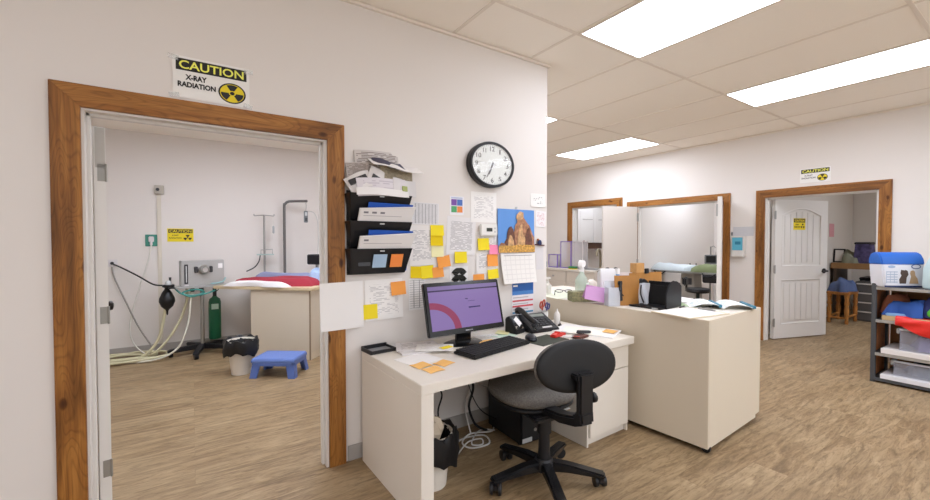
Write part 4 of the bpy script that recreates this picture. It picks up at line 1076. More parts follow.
# white bag, blue bottle, white pad, kraft box behind the boards
t = thing('paper_bag', 'white paper bag standing behind the clear holder', 'bag', (3.05, 2.31, KZ), R(-22))
g = G().prism([(-.045, 0), (.045, 0), (.03, .24), (.012, .285), (-.012, .285), (-.03, .24)], 'x', -.075, .075); g.build('body', M('bag_white', '#e4e5e6', .6), t, bevel=.006)
G().box(-.076, .076, -.013, .013, .265, .275).build('fold', PAPER2, t)
t = thing('bottle', 'small blue and white bottle beside the white paper bag', 'bottle', (3.17, 2.29, KZ))
G().lathe([(.001, 0), (.035, 0), (.036, .19), (.022, .215), (.02, .235)], n=20).build('body', M('bottle_blue', '#6f9fcb', .35), t); G().lathe([(.022, .232), (.022, .28), (.001, .282)], n=18).build('cap', PAPER, t)
o = G().box(-.19, .19, -.012, .012, 0, .235).build('note_pad', M('pad_pinkish', '#e2d8d8', .7), None, bevel=.002); place(o, (3.29, 2.38, KZ), (R(-5), 0, R(-20))); tag(o, 'wide pinkish white pad standing behind the brown clipboards', 'pad')
t = thing('kraft_box', 'small tan cardboard box standing among the papers behind the sorter', 'box', (3.50, 2.31, KZ), R(-12))
G().box(-.05, .05, -.04, .04, 0, .32).build('body', KRAFT, t, bevel=.003); G().box(-.0505, .0505, -.012, .012,   .3195, .3215).build('tape', M('tape_tan', '#cbb48a', .3), t)
t = thing('sunglasses', 'dark sunglasses resting on the pinkish pad', 'glasses', (3.215, 2.392, KZ+.236), R(-20))
for s_ in (-1, 1): G().lathe([(.001, -.003), (.03, -.003), (.03, .003), (.001, .003)], n=16, T=Matrix.Translation((s_*.042, -.012, .02)) @ Matrix.Rotation(R(90), 4, 'X')).build('lens', BLACK, t)
G().cyl((-.014, -.012, .024), (.014, -.012, .024), .004).build('bridge', BLACK, t)
for s_ in (-1, 1): G().tube([(s_*.075, -.012, .026), (s_*.08, .05, .02), (s_*.076, .10, .004)], .004, 6, 3).build('temple', BLACK, t)
# tissue box, pink sheet, spray bottle etc
t = thing('tissue_box', 'olive patterned tissue box at the desk edge of the counter', 'tissue box', (2.87, 2.42, KZ), R(-28))
m = M('olive_pattern', '#8d8b66', .6, var=.35, vscale=70)
G().box(-.12, .12, -.065, .065, 0, .085).build('body', m, t, bevel=.003)
G().lathe([(.04, 0), (.04, .0015)], n=20, c=(0, 0, .085), sx=1.4, sy=.7).build('opening', M('tissue_dark', '#4b4635', .7), t)
t = thing('folded_card', 'pink card folded into a tent on the counter', 'card', (2.86, 2.215, KZ), R(-40))
PINK = M('orchid_card', '#cf9fd0', .7)
g = G(); g.sheet(.26, .13, None, 2, 2, .003, Matrix.Translation((-.01, -.03, .080)) @ Matrix.Rotation(R(-28), 4, 'X') @ Matrix.Rotation(R(12), 4, 'Y')); g.build('front_leaf', PINK, t)
g = G(); g.sheet(.26, .13, None, 2, 2, .003, Matrix.Translation((-.01, .04, .080)) @ Matrix.Rotation(R(28), 4, 'X') @ Matrix.Rotation(R(12), 4, 'Y')); g.build('back_leaf', PINK, t)
G().box(.03, .055, -.062, -.052, .02, .04).build('print', M('dark_purple_print', '#5c3a66', .6), t)
t = thing('spray_bottle', 'clear pale green spray bottle with a white trigger head', 'spray bottle', (3.06, 2.60, KZ), R(25))
t.scale = (1.15, 1.15, 1.12)
LIQ = M('pale_green_plastic', '#d3e2d5', .15, alpha=.6)
G().lathe([(.001, 0), (.047, .0), (.05, .006), (.05, .13), (.046, .155), (.024, .19), (.017, .205), (.017, .215)], n=28, sx=1.15).build('body', LIQ, t)
G().box(-.04, .04, -.0515, -.049, .03, .12).build('label', M('spray_label', '#d9e6dd', .5, alpha=1), t)
g = G().lathe([(.019, .21), (.021, .235), (.016, .245)], n=20).prism([(-.03, .245), (.045, .25), (.07, .262), (.072, .29), (.05, .305), (-.02, .312), (-.045, .295), (-.05, .262)], 'y', -.016, .016)
g.build('spray_head', PAPER, t, bevel=.004)
G().prism([(.030, .248), (.045, .248), (.062, .20), (.052, .195)], 'y', -.007, .007).build('trigger', PAPER, t, bevel=.002)
t = thing('tape_roll_stand', 'white rounded jug behind the spray bottle', 'jug', (3.25, 2.64, KZ))
t.name = 'jug'
G().lathe([(.001, 0), (.062, 0), (.066, .01), (.066, .09), (.05, .125), (.022, .15), (.001, .153)], n=28).build('body', M('jug_white', '#e2dbd2', .4), t)
G().tube([(.06, 0, .03), (.095, 0, .06), (.075, 0, .11), (.045, 0, .125)], .008, 8, 4).build('handle', M('jug_white', '#e2dbd2', .4), t)
flat('paper_sheet', 'pale green sheet under the spectacles on the counter', 'paper', 2.99, 2.86, KZ, .42, .50, -4, M('pale_green_sheet', '#dfe3cf', .7), 'paper on the counter', .003)
t = thing('spectacles', 'thin dark spectacles lying on the pale green sheet', 'glasses', (2.955, 2.72, KZ+.035), 0, rot=(R(-62), 0, R(-42)))
g1 = []
for s_ in (-1, 1):
    ring = [(s_*.045+.036*math.cos(2*PI*k/14), 0, .026+.022*math.sin(2*PI*k/14)) for k in range(14)]
    G().tube(ring, .0035, 6, 2, closed=True).build('rim', BLACK, t)
    G().tube([(s_*.082, 0, .034), (s_*.085, .08, .03), (s_*.08, .16, .006)], .0035, 6, 3).build('temple', BLACK, t)
G().tube([(-.011, 0, .032), (0, -.003, .036), (.011, 0, .032)], .003, 6, 3).build('bridge', BLACK, t)
t = thing('pump_bottle', 'white pump bottle at the end of the near wall', 'bottle', (2.97, 2.95, KZ+.0))
G().lathe([(.001, 0), (.035, 0), (.037, .006), (.037, .085), (.016, .105), (.014, .12), (.001, .12)], n=22).build('body', M('pump_white', '#dedad4', .35), t)
G().cyl((0, 0, .118), (0, 0, .15), .008).box(-.055, .03, -.018, .018, .148, .166).build('pump', M('pump_white', '#dedad4', .35), t, bevel=.004)
t = thing('glue_bottle', 'small white squeeze bottle at the back of the desk against the counter', 'bottle', (2.588, 2.46, DZ))
G().lathe([(.001, 0), (.024, 0), (.026, .004), (.026, .085), (.012, .105)], n=20).build('body', M('glue_white', '#e3e0db', .4), t); G().lathe([(.011, .10), (.004, .13), (.001, .13)], n=14).build('nozzle', M('glue_white', '#e3e0db', .4), t)

# ================================================================== far wall: dispenser and notice
t = thing('glove_dispenser', 'white wall dispenser with a cyan front left of the office door', 'dispenser', (XB, 2.80, 1.345))
G().box(-.10, 0, -.085, .085, -.155, .155).build('body', M('dispenser_white', '#dcd9d4', .4), t, bevel=.012)
G().box(-.106, -.10, -.07, .07, -.055, .135).build('front_panel', M('cyan_panel', '#5fb2cc', .4), t, bevel=.003)
G().box(-.108, -.106, -.045, .03, .03, .075).build('label', M('cyan_dark_label', '#2d7f9c', .4), t)
o = G().box(-.002, 0, -.135, .135, -.068, .068).build('notice_sheet', print_mat('grey_notice', '#c9c9cc', '#a7a7ab', lines=6, margin=.06), None); 
place(o, (XB-.001, 2.765, 1.57)); tag(o, 'pale grey notice above the cyan dispenser', 'paper')
o['label'] = 'pale grey notice on the wall above the cyan-fronted dispenser'
t = thing('light_switch', 'small dark switch at the left edge of the pale grey notice', 'switch', (XB, 2.915, 1.535))
G().box(-.008, 0, -.012, .012, -.03, .03).build('plate', GREY, t, bevel=.002); G().box(-.012, -.008, -.005, .005, -.010, .010).build('toggle', DGREY, t)

# ================================================================== sink counter along the far wall
t = thing('sink_cabinet', 'beige base cabinet with a pale top and sink under the pass-through', 'cabinet', (6.05, 4.86, 0))
SB = M('sink_cabinet_beige', '#cdc4b8', .5)
G().box(.02, .76, 0, 2.62, .08, .84).build('body', SB, t, bevel=.002)
G().box(.06, .76, .01, 2.62, 0, .08).build('plinth', DGREY, t)
G().box(-.02, .76, -.01, 2.63, .84, .88).build('worktop', M('pale_worktop', '#cfc8bd', .35), t, bevel=.004)
for i in range(4):
    y0 = .02+i*.65
    d = G().box(.0, .02, y0, y0+.63, .63, .83).build('drawer', SB, t, bevel=.003); G().cyl((.0, y0+.315, .73), (-.025, y0+.315, .73), .014, .02).build('knob', STEEL, d)
    d = G().box(.0, .02, y0, y0+.63, .09, .62).build('door', SB, t, bevel=.003); G().cyl((.0, y0+.06, .54), (-.025, y0+.06, .54), .014, .02).build('knob', STEEL, d)
g = G().box(.18, .62, .08, .62, .879, .886); g.build('sink_rim', STEEL, t, bevel=.002)
G().box(.21, .59, .11, .59, .8855, .8875).build('sink_bowl', M('sink_dark_steel', '#6f6d69', .4, metal=.7), t)
t = thing('faucet', 'chrome gooseneck faucet behind the sink', 'faucet', (6.72, 5.24, .881), R(0))
FC = M('brushed_nickel', '#9a8f78', .35, metal=.7)
G().tube([(0, 0, .0), (0, 0, .2), (-.002, 0, .29), (-.05, -.02, .36), (-.13, -.05, .375), (-.20, -.08, .33), (-.215, -.085, .25)], .022, 12, 5).build('spout', FC, t)
G().lathe([(.035, 0), (.035, .012), (.02, .03)], n=18).build('base', FC, t); G().cyl((0, .0, .06), (.0, -.09, .10), .009, .007).build('handle', FC, t)
def dispenser_box(lab, x, y, w, h, edge, group='clear dispensers on the sink counter'):
    t = thing('glove_box_holder', lab, 'box holder', (x, y, .881), R(0), group)
    G().box(-.07, .07, -w/2, w/2, 0.004, h-.01).build('panes', M('acrylic_clear', '#d9d4d6', .15, alpha=.38), t)
    g = G(); r = .007
    for yy in (-w/2, w/2):
        for xx in (-.07, .07): g.box(xx-r, xx+r, yy-r, yy+r, 0, h)
    for z in (r, h-r):
        for xx in (-.07, .07): g.box(xx-r, xx+r, -w/2, w/2, z-r, z+r)
        for yy in (-w/2, w/2): g.box(-.07, .07, yy-r, yy+r, z-r, z+r)
    g.build('frame', edge, t)
    return t
PURP = M('purple_edge', '#6d55a6', .4); GEDGE = M('acrylic_edge', '#b9b4b2', .3)
t = dispenser_box('low purple-edged clear box farthest left on the sink counter', 6.32, 6.06, .24, .27, PURP)
G().box(-.05, .05, -.09, .09, .01, .18).build('contents', M('pale_lilac_contents', '#cfc9d6', .7, var=.15, vscale=15), t)
t = dispenser_box('tall purple-edged clear box in the middle of the sink counter', 6.34, 5.73, .27, .54, PURP)
G().box(-.05, .05, -.10, .10, .012, .13).build('contents', M('tan_contents', '#a28d6c', .7, var=.25, vscale=12), t, bevel=.01)
t = dispenser_box('tall plain clear box next to the faucet', 6.36, 5.44, .24, .54, GEDGE)
G().box(-.05, .05, -.09, .09, .012, .30).build('contents', M('grey_contents', '#c2bcb6', .7, var=.15, vscale=12), t, bevel=.01)
t = thing('sponge', 'small green sponge between the clear boxes and the faucet', 'sponge', (6.13, 5.42, .881), R(10)); G().box(-.045, .045, -.08, .08, .012, .055).build('scrub_pad', M('sponge_green', '#3f7a4e', .95, bump=.5, bscale=90), t, bevel=.008); G().box(-.045, .045, -.08, .08, 0, .012).build('foam', YEL, t, bevel=.004)
t = thing('bottle', 'dark blue bottle at the far left of the sink counter', 'bottle', (6.26, 6.30, .88)); G().lathe([(.001, 0), (.04, 0), (.042, .1), (.02, .14), (.018, .16)], n=18).build('body', M('bottle_navy', '#41547c', .4), t); G().lathe([(.02, .155), (.02, .18), (.001, .18)], n=14).build('cap', PAPER2, t)
# sink room behind the pass-through
t = thing('wall_cabinet', 'white wall cabinet seen through the pass-through', 'cabinet', (8.85, 7.5, 1.38))
G().box(-.62, .62, -.36, 0, 0, .92).build('body', WHITE, t, bevel=.002)
for s_ in (-1, 1):
    d = G().box(s_*.31-.305, s_*.31+.305, -.38, -.36, .005, .915).build('door', WHITE, t, bevel=.003)
    d2 = G().box(s_*.31-.22, s_*.31+.22, -.384, -.38, .09, .83).build('panel', WHITE, d, bevel=.003)
    G().box(s_*.31-.13, s_*.31+.24, -.40, -.384, .60, .615).build('handle', M('pull_grey', '#a7a29c', .4), d)
o = G().box(-.42, .42, -.30, 0, -.16, 0).build('shelf_box', M('dark_walnut', '#5a4030', .5), None, bevel=.003); place(o, (9.08, 7.5, 1.38)); tag(o, 'dark wooden shelf box under the white wall cabinet', 'shelf')
t = thing('figurine', 'small red and dark figurine on the pass-through ledge', 'ornament', (6.90, 5.80, .84), 0)
G().lathe([(.03, 0), (.034, .03), (.02, .40), (.012, .54), (.001, .55)], n=14).build('stem', M('figurine_stem', '#b9aaa0', .5), t); G().lathe([(.001, .54), (.032, .565), (.001, .60)], n=14).build('bloom', M('figurine_red', '#8f2f36', .5), t)

# ================================================================== treatment room
t = thing('treatment_table', 'grey pedestal treatment table seen through the open double doorway', 'table', (7.78, 4.02, 0), R(90))
G().box(-.60, .60, -.27, .27, .83, .87).build('tabletop', M('table_grey', '#8a8a86', .4), t, bevel=.01)
G().prism([(-.17, 0.10), (.17, .10), (.12, .83), (-.12, .83)], 'y', -.13, .13).build('pedestal', M('pedestal_beige_grey', '#97928a', .45), t, bevel=.01)
G().box(-.33, .33, -.2, .2, 0, .10).build('base', M('base_grey', '#7d7b78', .5), t, bevel=.015)
for x in (-.05, .06): G().box(x-.035, x+.035, .131, .14, .62, .74).build('control_panel', DGREY, t, bevel=.003)
for s_ in (-1, 1): G().tube([(s_*.56, .275, .85), (s_*.5, .31, .80), (s_*.40, .31, .80), (s_*.34, .275, .85)], .012, 8, 3).build('side_handle', BLACK, t)
def cloth(name, lab, cat, x0, x1, y0, y1, z, h, mat, loc, rz, seed, group=None, lump=.3, droop=0):
    """a soft folded cloth: closed pillow-like solid with wrinkles"""
    rnd = random.Random(seed); n = 18; m = 12; vs = []
    ph = [rnd.uniform(0, 6.28) for _ in range(6)]
    def hgt(u, v):
        e = min(1, min(u, 1-u)*7, min(v, 1-v)*7)
        w_ = 1+lump*(math.sin(5*u+3*v+ph[0])*.5+math.sin(9*v-4*u+ph[1])*.3+math.sin(13*u+ph[2])*.2)
        return max(.004, h*w_)*(e**.5 if e > 0 else .0)+.002
    wob = lambda q, k: .03*math.sin(5*q+ph[k])+.018*math.sin(11*q+ph[(k+1) % 6])
    for top in (0, 1):
        for j in range(m+1):
            for i in range(n+1):
                u, v = i/n, j/m
                x = x0+(x1-x0)*u+wob(v, 3)*(1 if u in (0, 1) else .4); y = y0+(y1-y0)*v+wob(u, 4)*(1 if v in (0, 1) else .4)
                vs.append((x, y, z+(hgt(u, v) if top else 0)))
    N = (n+1)*(m+1); fs = []
    for j in range(m):
        for i in range(n):
            a = j*(n+1)+i; fs.append((a+N, a+1+N, a+n+2+N, a+n+1+N)); fs.append((a, a+n+1, a+n+2, a+1))
    for i in range(n): fs.append((i, i+1, i+1+N, i+N)); a = m*(n+1)+i; fs.append((a, a+N, a+1+N, a+1))
    for j in range(m): a = j*(n+1); fs.append((a, a+N, a+n+1+N, a+n+1)); a += n; fs.append((a, a+n+1, a+n+1+N, a+N))
    o = G().add(vs, fs).build(name, mat, angle=70); place(o, loc, (0, 0, rz)); return tag(o, lab, cat, group)
cloth('towel', 'pale blue-white towel on the left of the treatment table', 'towel', -.05, .62, -.27, .27, 0, .11, M('pale_blue_towel', '#c3ced3', .95, bump=.4, bscale=120), (7.78, 4.02, .87), R(90), 3, 'towels on the treatment table')
cloth('cushion', 'olive green cushion on the right of the treatment table', 'cushion', -.60, -.08, -.25, .25, 0, .11, M('olive_towel', '#76805c', .95, bump=.4, bscale=120), (7.78, 4.02, .87), R(90), 5)
t = thing('saddle_stool', 'black stool with a low back on the right of the treatment table', 'stool', (7.20, 3.60, 0), R(20))
G().lathe([(.001, 0), (.17, 0), (.19, .03), (.18, .065), (.001, .07)], n=24, c=(0, 0, .55), sx=1.15).build('seat', BLACK, t); G().cyl((0, 0, .12), (0, 0, .55), .028).build('column', M('green_black_column', '#1f2a22', .4), t)
G().box(-.17, .15, .16, .21, .66, .80).build('backrest', BLACK, t, bevel=.02); G().box(-.02, .02, .16, .19, .56, .68).build('back_bar', BLACK, t)
for k in range(5):
    a = 2*PI*k/5; G().prism([(.02, .06), (.02, .11), (.24, .08), (.24, .055)], 'y', -.018, .018, Matrix.Rotation(a, 4, 'Z')).cyl((.22*math.cos(a), .22*math.sin(a), .0), (.22*math.cos(a), .22*math.sin(a), .055), .024).build('leg', BLACK, t)
t = thing('monitor_stand', 'grey patient monitor on a pole in the treatment room doorway corner', 'monitor stand', (8.32, 3.93, 0), R(-60))
G().box(-.10, .10, -.06, .06, .98, 1.16).build('monitor_box', GREY, t, bevel=.01); G().box(-.08, .08, -.064, -.06, 1.01, 1.14).build('screen', BLACK, t)
G().cyl((0, 0, .03), (0, 0, 1.32), .014).build('pole', STEEL, t); G().tube([(0, 0, 1.3), (.05, 0, 1.33), (.08, 0, 1.29)], .008, 8, 3).build('hook', STEEL, t)
G().box(-.13, .13, -.10, .10, .62, .90).build('pump_unit', DGREY, t, bevel=.01); G().lathe([(.16, 0), (.16, .02), (.03, .035)], n=24).build('base', DGREY, t)
t = thing('infusion_stand', 'thin steel stand with two uprights behind the black stool', 'stand', (7.75, 3.88, 0))
t.location = (8.4, 4.3, 0)
for s_ in (-1, 1): G().cyl((0, s_*.06, .02), (0, s_*.06, .98), .012).build('upright', STEEL, t)
G().box(-.02, .02, -.12, .12, .86, .90).build('crossbar', STEEL, t); G().lathe([(.17, 0), (.17, .02), (.03, .03)], n=24).build('base', DGREY, t)

# ================================================================== office behind the panelled door
OB = M('bench_wood', '#8f6a41', .45, var=.1, vscale=6)
t = thing('workbench', 'brown-edged workbench against the office partition', 'bench', (10.0, 1.0, 0))
G().box(0, .75, 0, 1.58, .915, 1.02).build('worktop', OB, t, bevel=.004)
for y in (.03, 1.5): G().box(.04, .7, y, y+.05, 0, .915).build('leg_panel', M('bench_leg_dark', '#4b3a2a', .5), t)
t = thing('storage_crate', 'black crate in the dark gap below the workbench', 'crate', (10.62, 2.0, 0)); G().box(-.25, .25, -.25, .25, 0, .72).build('body', BLACKM, t, bevel=.01); G().box(-.26, .26, -.26, .26, .70, .75).build('lid', BLACK, t, bevel=.01)
t = thing('picture_frame', 'black photo frame standing at the left of the workbench', 'picture frame', (10.18, 2.505, 1.02), 0, rot=(0, R(8), 0))
g = G(); 
for a, b, c, d_ in ((-.085, .085, 0, .025), (-.085, .085, .235, .26), (-.085, -.06, .025, .235), (.06, .085, .025, .235)): g.box(-.012, .012, a, b, c, d_)
g.build('frame', BLACK, t, bevel=.002); G().box(-.006, .006, -.06, .06, .025, .235).build('photo', M('photo_pale', '#d5cfc8', .4), t)
t = thing('tote_bag', 'purple and black patterned tote bag on the workbench', 'bag', (10.16, 2.14, 1.02), R(-6))
G().prism([(-.13, 0), (.14, 0), (.11, .37), (-.09, .37)], 'x', -.10, .10, Matrix.Rotation(0, 4, 'Z')).build('body', M('purple_pattern', '#4a4266', .8, var=.5, vscale=16), t, bevel=.01)
G().box(-.102, .102, -.105, .125, .34, .385).build('top_band', BLACK, t, bevel=.01)
cloth('folded_cloth', 'grey-green crumpled cloth between the photo frame and the tote bag', 'cloth', -.14, .14, -.13, .13, 0, .17, M('sage_cloth', '#7c7d6b', .95, bump=.3), (10.2, 2.345, 1.02), 0, 11, lump=.5)
o = G().box(-.035, .035, -.03, .03, 0, .24).build('wooden_block', M('tan_wood', '#a9825b', .6), None, bevel=.004); place(o, (10.5, 2.545, 1.02)); tag(o, 'narrow tan wooden block at the partition end of the workbench', 'block')
o = G().sheet(.27, .25, None, 1, 1, .003).build('notice_sheet', M('salmon_note', '#c98f93', .7)); place(o, (10.1, 2.5988, 1.63)); tag(o, 'salmon pink note on the office partition wall', 'paper')
t = thing('wooden_chair', 'honey wooden chair with turned legs in the office', 'chair', (9.62, 2.29, 0))
G().box(-.36, .20, -.15, .15, .50, .55).build('seat', OAK, t, bevel=.01)
LEGP = [(.022, 0), (.028, .04), (.02, .08), (.03, .14), (.034, .25), (.024, .31), (.036, .34), (.026, .40), (.036, .50)]
for x, y in ((-.32, .115), (-.32, -.115), (.165, .115), (.165, -.115)): G().lathe(LEGP, c=(x, y, 0), n=14).build('leg', OAK, t)
g = G().cyl((-.32, .115, .10), (-.32, -.115, .10), .02); g.build('stretcher', OAK, t)
G().cyl((-.32, .115, .12), (.165, .115, .12), .018).build('stretcher', OAK, t); G().cyl((-.32, -.115, .12), (.165, -.115, .12), .018).build('stretcher', OAK, t)
cloth('blanket', 'dusty blue blanket heaped on the wooden chair', 'blanket', -.33, .19, -.14, .14, 0, .18, M('blue_blanket', '#4d5c80', .95, bump=.4, bscale=80), (9.62, 2.29, .55), 0, 21, lump=.25)
t = thing('drawer_tower', 'dark grey drawer tower with pale drawer edges in the office', 'drawers', (9.92, 1.96, 0), R(0))
G().box(0, .42, -.21, .25, 0, .70).build('body', M('tower_dark', '#4c4a49', .5), t, bevel=.005)
for i in range(4):
    z = .03+i*.165; d = G().box(-.02, 0, -.20, .24, z, z+.155).build('drawer', M('tower_drawer', '#5a5857', .4), t, bevel=.004)
    G().box(-.034, -.02, -.19, .23, z+.128, z+.15).build('drawer_edge', M('pale_edge', '#d4d0ca', .4), d, bevel=.003)

# ================================================================== shelf unit at the right
SX, SY = 5.74, 1.155
STM = M('shelf_steel', '#45474a', .5)
t = thing('shelf_unit', 'dark steel shelf unit with open shelves at the right edge', 'shelf unit', (SX, SY, 0), R(0))
SW, SD = 1.15, .52
for x in (0, SD-.04):
    for y in (-.036, -SW): G().box(x, x+.04, y, y+.036, 0, 1.0).build('post', STM, t, bevel=.003)
SHZ = [.965, .635, .300, .045]
for z in SHZ:
    G().box(.004, SD-.004, -SW+.004, -.004, z-.012, z).build('shelf', M('shelf_board', '#4f4d4b', .6), t)
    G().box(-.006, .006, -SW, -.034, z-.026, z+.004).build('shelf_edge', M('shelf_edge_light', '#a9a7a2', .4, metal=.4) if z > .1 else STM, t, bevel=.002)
G().box(.05, SD-.05, -.016, -.002, .05, .95).build('side_board', wood_mat('orange_board', 'z', [(.3, '#b06a35'), (.5, '#c98046'), (.7, '#d08a50')], knots=False), t)
G().box(SD-.012, SD-.002, -SW+.05, -.05, .05, .95).build('back_board', M('back_board_brown', '#a8794c', .6), t)
# packs on top
t = thing('pad_pack', 'blue and white puppy pad pack on top of the shelf unit', 'pack', (5.868, 1.0, .9695), R(-40))
PW = M('pack_white', '#dfe2ea', .3); PB = M('pack_blue', '#2c66bd', .3)
v = []; hw = .178
def ring(z, w, d, dx=0): return [(-w-dx, -d, z), (w, -d, z), (w, d, z), (-w-dx, d, z)]
def loft(rings):
    vs = [p for r in rings for p in r]; n = 4; fs = [(3, 2, 1, 0), tuple(range(len(vs)-4, len(vs)))]
    for j in range(len(rings)-1):
        for k in range(4): fs.append((j*4+k, j*4+(k+1) % 4, (j+1)*4+(k+1) % 4, (j+1)*4+k))
    return G().add(vs, fs)
loft([ring(0, hw*.96, .075), ring(.02, hw, .082), ring(.20, hw, .082, .018), ring(.235, hw*1.0, .078, .022)]).build('body', PW, t, bevel=.012)
loft([ring(.228, hw*1.01, .080, .022), ring(.285, hw*.99, .072, .03), ring(.325, hw*.97, .052, .036), ring(.347, hw*.92, .026, .04)]).build('blue_top', PB, t, bevel=.008)
f = G().box(-.09, .055, -.0785, -.0715, .288, .318).build('handle_hole', PW, t, bevel=.004); f.rotation_euler = (R(-8), 0, 0); f.location = (0, .012, -.0)
G().prism([(-.045, .04), (.01, .04), (.015, .10), (.03, .13), (.022, .165), (.005, .175), (-.005, .17), (-.035, .175), (-.04, .14), (-.03, .12), (-.05, .08)], 'y', -.0845, -.082).build('dog_picture', M('dog_dark', '#4b3d36', .5), t)
G().prism([(.04, .04), (.12, .04), (.11, .09), (.09, .12), (.085, .16), (.07, .172), (.05, .165), (.045, .14), (.055, .11)], 'y', -.0845, -.082).build('dog_picture', M('dog_tan', '#b59a78', .5), t)
G().lathe([(.001, 0), (.034, 0), (.034, .002)], n=20, T=Matrix.Translation((.095, -.083, .208)) @ Matrix.Rotation(R(90), 4, 'X'), sx=1.25, sy=.7).build('badge', M('badge_blue', '#39598f', .4), t)
G().lathe([(.001, 0), (.028, 0), (.028, .003)], n=20, T=Matrix.Translation((.095, -.083, .208)) @ Matrix.Rotation(R(90), 4, 'X'), sx=1.2, sy=.6).build('badge', PW, t)
G().lathe([(.001, 0), (.022, 0), (.022, .002)], n=18, T=Matrix.Translation((-.12, -.083, .205)) @ Matrix.Rotation(R(90), 4, 'X'), sx=1.5, sy=.6).build('badge', M('badge_grey', '#9db2cf', .4), t)
g = G()
for i, z in enumerate((.05, .075, .10, .125, .15)): g.box(-.165, -.065, -.0838, -.082, z, z+.009)
for x in (-.165, -.13, -.095): g.box(x, x+.004, -.0838, -.082, .045, .16)
g.build('print_lines', M('pack_print', '#a9b7cc', .5), t)
G().box(-.176, .176, -.084, -.080, .004, .02).build('bottom_band', NAVY, t)
t = thing('pad_pack', 'pale blue-green pack leaning at the right end of the shelf top', 'pack', (5.93, .635, .9695), R(-40))
loft([ring(0, .20, .08), ring(.03, .205, .085), ring(.20, .20, .082), ring(.33, .165, .05), ring(.41, .13, .012)]).build('body', M('pack_pale_aqua', '#c4d8d8', .35), t, bevel=.012)
G().box(-.17, .15, -.0875, -.084, .03, .16).build('print_panel', print_mat('pack_grid', '#c3d6d9', '#a3bcc4', lines=5, cols=7, margin=.02), t)
G().box(-.205, .205, -.0872, -.083, .185, .20).build('pale_band', M('pack_band', '#d8e6e4', .4), t)
# between top and second shelf
cloth('folded_cloth', 'royal blue cloth at the left of the upper shelf', 'cloth', .02, .40, -.28, .0, 0, .14, M('royal_cloth', '#2c4f93', .9, bump=.3), (SX, SY-.11, .69), 0, 31, 'cloths on the upper shelf', .25)
cloth('folded_cloth', 'navy cloth heaped in the middle of the upper shelf', 'cloth', .03, .40, -.40, .0, 0, .15, M('navy_cloth', '#31386b', .9, bump=.3), (SX, SY-.30, .70), 0, 33, 'cloths on the upper shelf', .4)
cloth('folded_cloth', 'orange-brown cloth tucked into the back corner of the upper shelf', 'cloth', .16, .38, -.16, .0, 0, .16, M('rust_cloth', '#a5654a', .9, bump=.3), (SX, SY-.065, .70), 0, 35, 'cloths on the upper shelf', .3)
o = G().box(-.01, .42, -.42, 0, 0, .045).build('paper_stack', M('tan_paper_stack', '#bfa67c', .8, var=.1, vscale=30), None, bevel=.004); place(o, (SX+.015, SY-.075, .6395), (0, 0, R(-4))); tag(o, 'tan paper stack lying on the upper shelf under the cloths', 'papers')
o = G().box(0, .12, -.14, 0, 0, .03).build('small_packet', M('packet_blue', '#7fa6cf', .5), None, bevel=.008); place(o, (SX+.01, SY-.10, .683), (0, 0, R(6))); tag(o, 'pale blue packet on the tan stack at the shelf front', 'packet')
t = thing('ball_toy', 'bright green ball at the right of the upper shelf', 'ball', (SX+.05, .735, .74)); G().lathe([(.001, -.05), (.03, -.042), (.048, -.015), (.048, .015), (.03, .042), (.001, .05)], n=20).build('shell', M('lime_green', '#5fbf3f', .45), t); t.name = 'ball'
# red bag hanging over the shelf edge
g = G(); n = 20; m = 10; vs = []
for j in range(m+1):
    for i in range(n+1):
        u, v = i/n, j/m
        y = SY-.175-u*.46; 
        prof = [(.10, .682), (.04, .690), (.0, .690), (-.018, .675), (-.026, .655), (-.03, .635), (-.028, .61), (-.026, .59), (-.028, .57), (-.024, .55), (-.026, .54)][j]
        low = .07+.085*max(0, math.sin(3.0*u-.2))
        z = prof[1] if j < 4 else .675-(j-3)/7*low
        x = SX+prof[0]-.006*math.sin(14*u+j)*(j > 3)
        vs.append((x, y, z+.004*math.sin(9*u+j*.7)))
N = len(vs); vs += [(x+.006, y, z-.004) for x, y, z in vs]
fs = []
for j in range(m):
    for i in range(n):
        a = j*(n+1)+i; fs += [(a, a+1, a+n+2, a+n+1), (a+N, a+n+1+N, a+n+2+N, a+1+N)]
for i in range(n): fs += [(i, i+N, i+1+N, i+1)]; a = m*(n+1)+i; fs += [(a, a+1, a+1+N, a+N)]
for j in range(m): a = j*(n+1); fs += [(a, a+n+1, a+n+1+N, a+N)]; a += n; fs += [(a, a+N, a+n+1+N, a+n+1)]
o = g.add(vs, fs).build('bag', M('red_nylon', '#d5281f', .45, bump=.2, bscale=60), angle=60); tag(o, 'bright red bag draped over the front of the upper shelf', 'bag')
# clear bins
def bin_box(lab, x, y, z, w, d_, h, mat, rz=0):
    t = thing('storage_bin', lab, 'storage bin', (x, y, z), R(rz), 'clear storage bins on the shelf unit')
    th = .004
    g = G().box(0, d_, -w, 0, 0, th).box(0, th, -w, 0, th, h).box(d_-th, d_, -w, 0, th, h).box(0, d_, -th, 0, th, h).box(0, d_, -w, -w+th, th, h); g.build('tub', mat, t)
    G().box(-.012, .0, -w-.008, .008, h-.018, h).box(d_, d_+.012, -w-.008, .008, h-.018, h).box(0, d_, 0, .012, h-.018, h).box(0, d_, -w-.012, -w, h-.018, h).build('rim', M('bin_rim', '#d6d9de', .3, alpha=.8), t, bevel=.002)
    G().box(.04, .12, .010, .03, h-.06, h-.01).build('latch', M('bin_latch', '#d9dadb', .4), t, bevel=.004)
    return t
TUB = M('tub_clear', '#d3d6e4', .25, alpha=.2)
bin_box('clear storage bin on the middle shelf under the red bag', SX+.03, SY-.20, .356, .62, .40, .215, TUB)
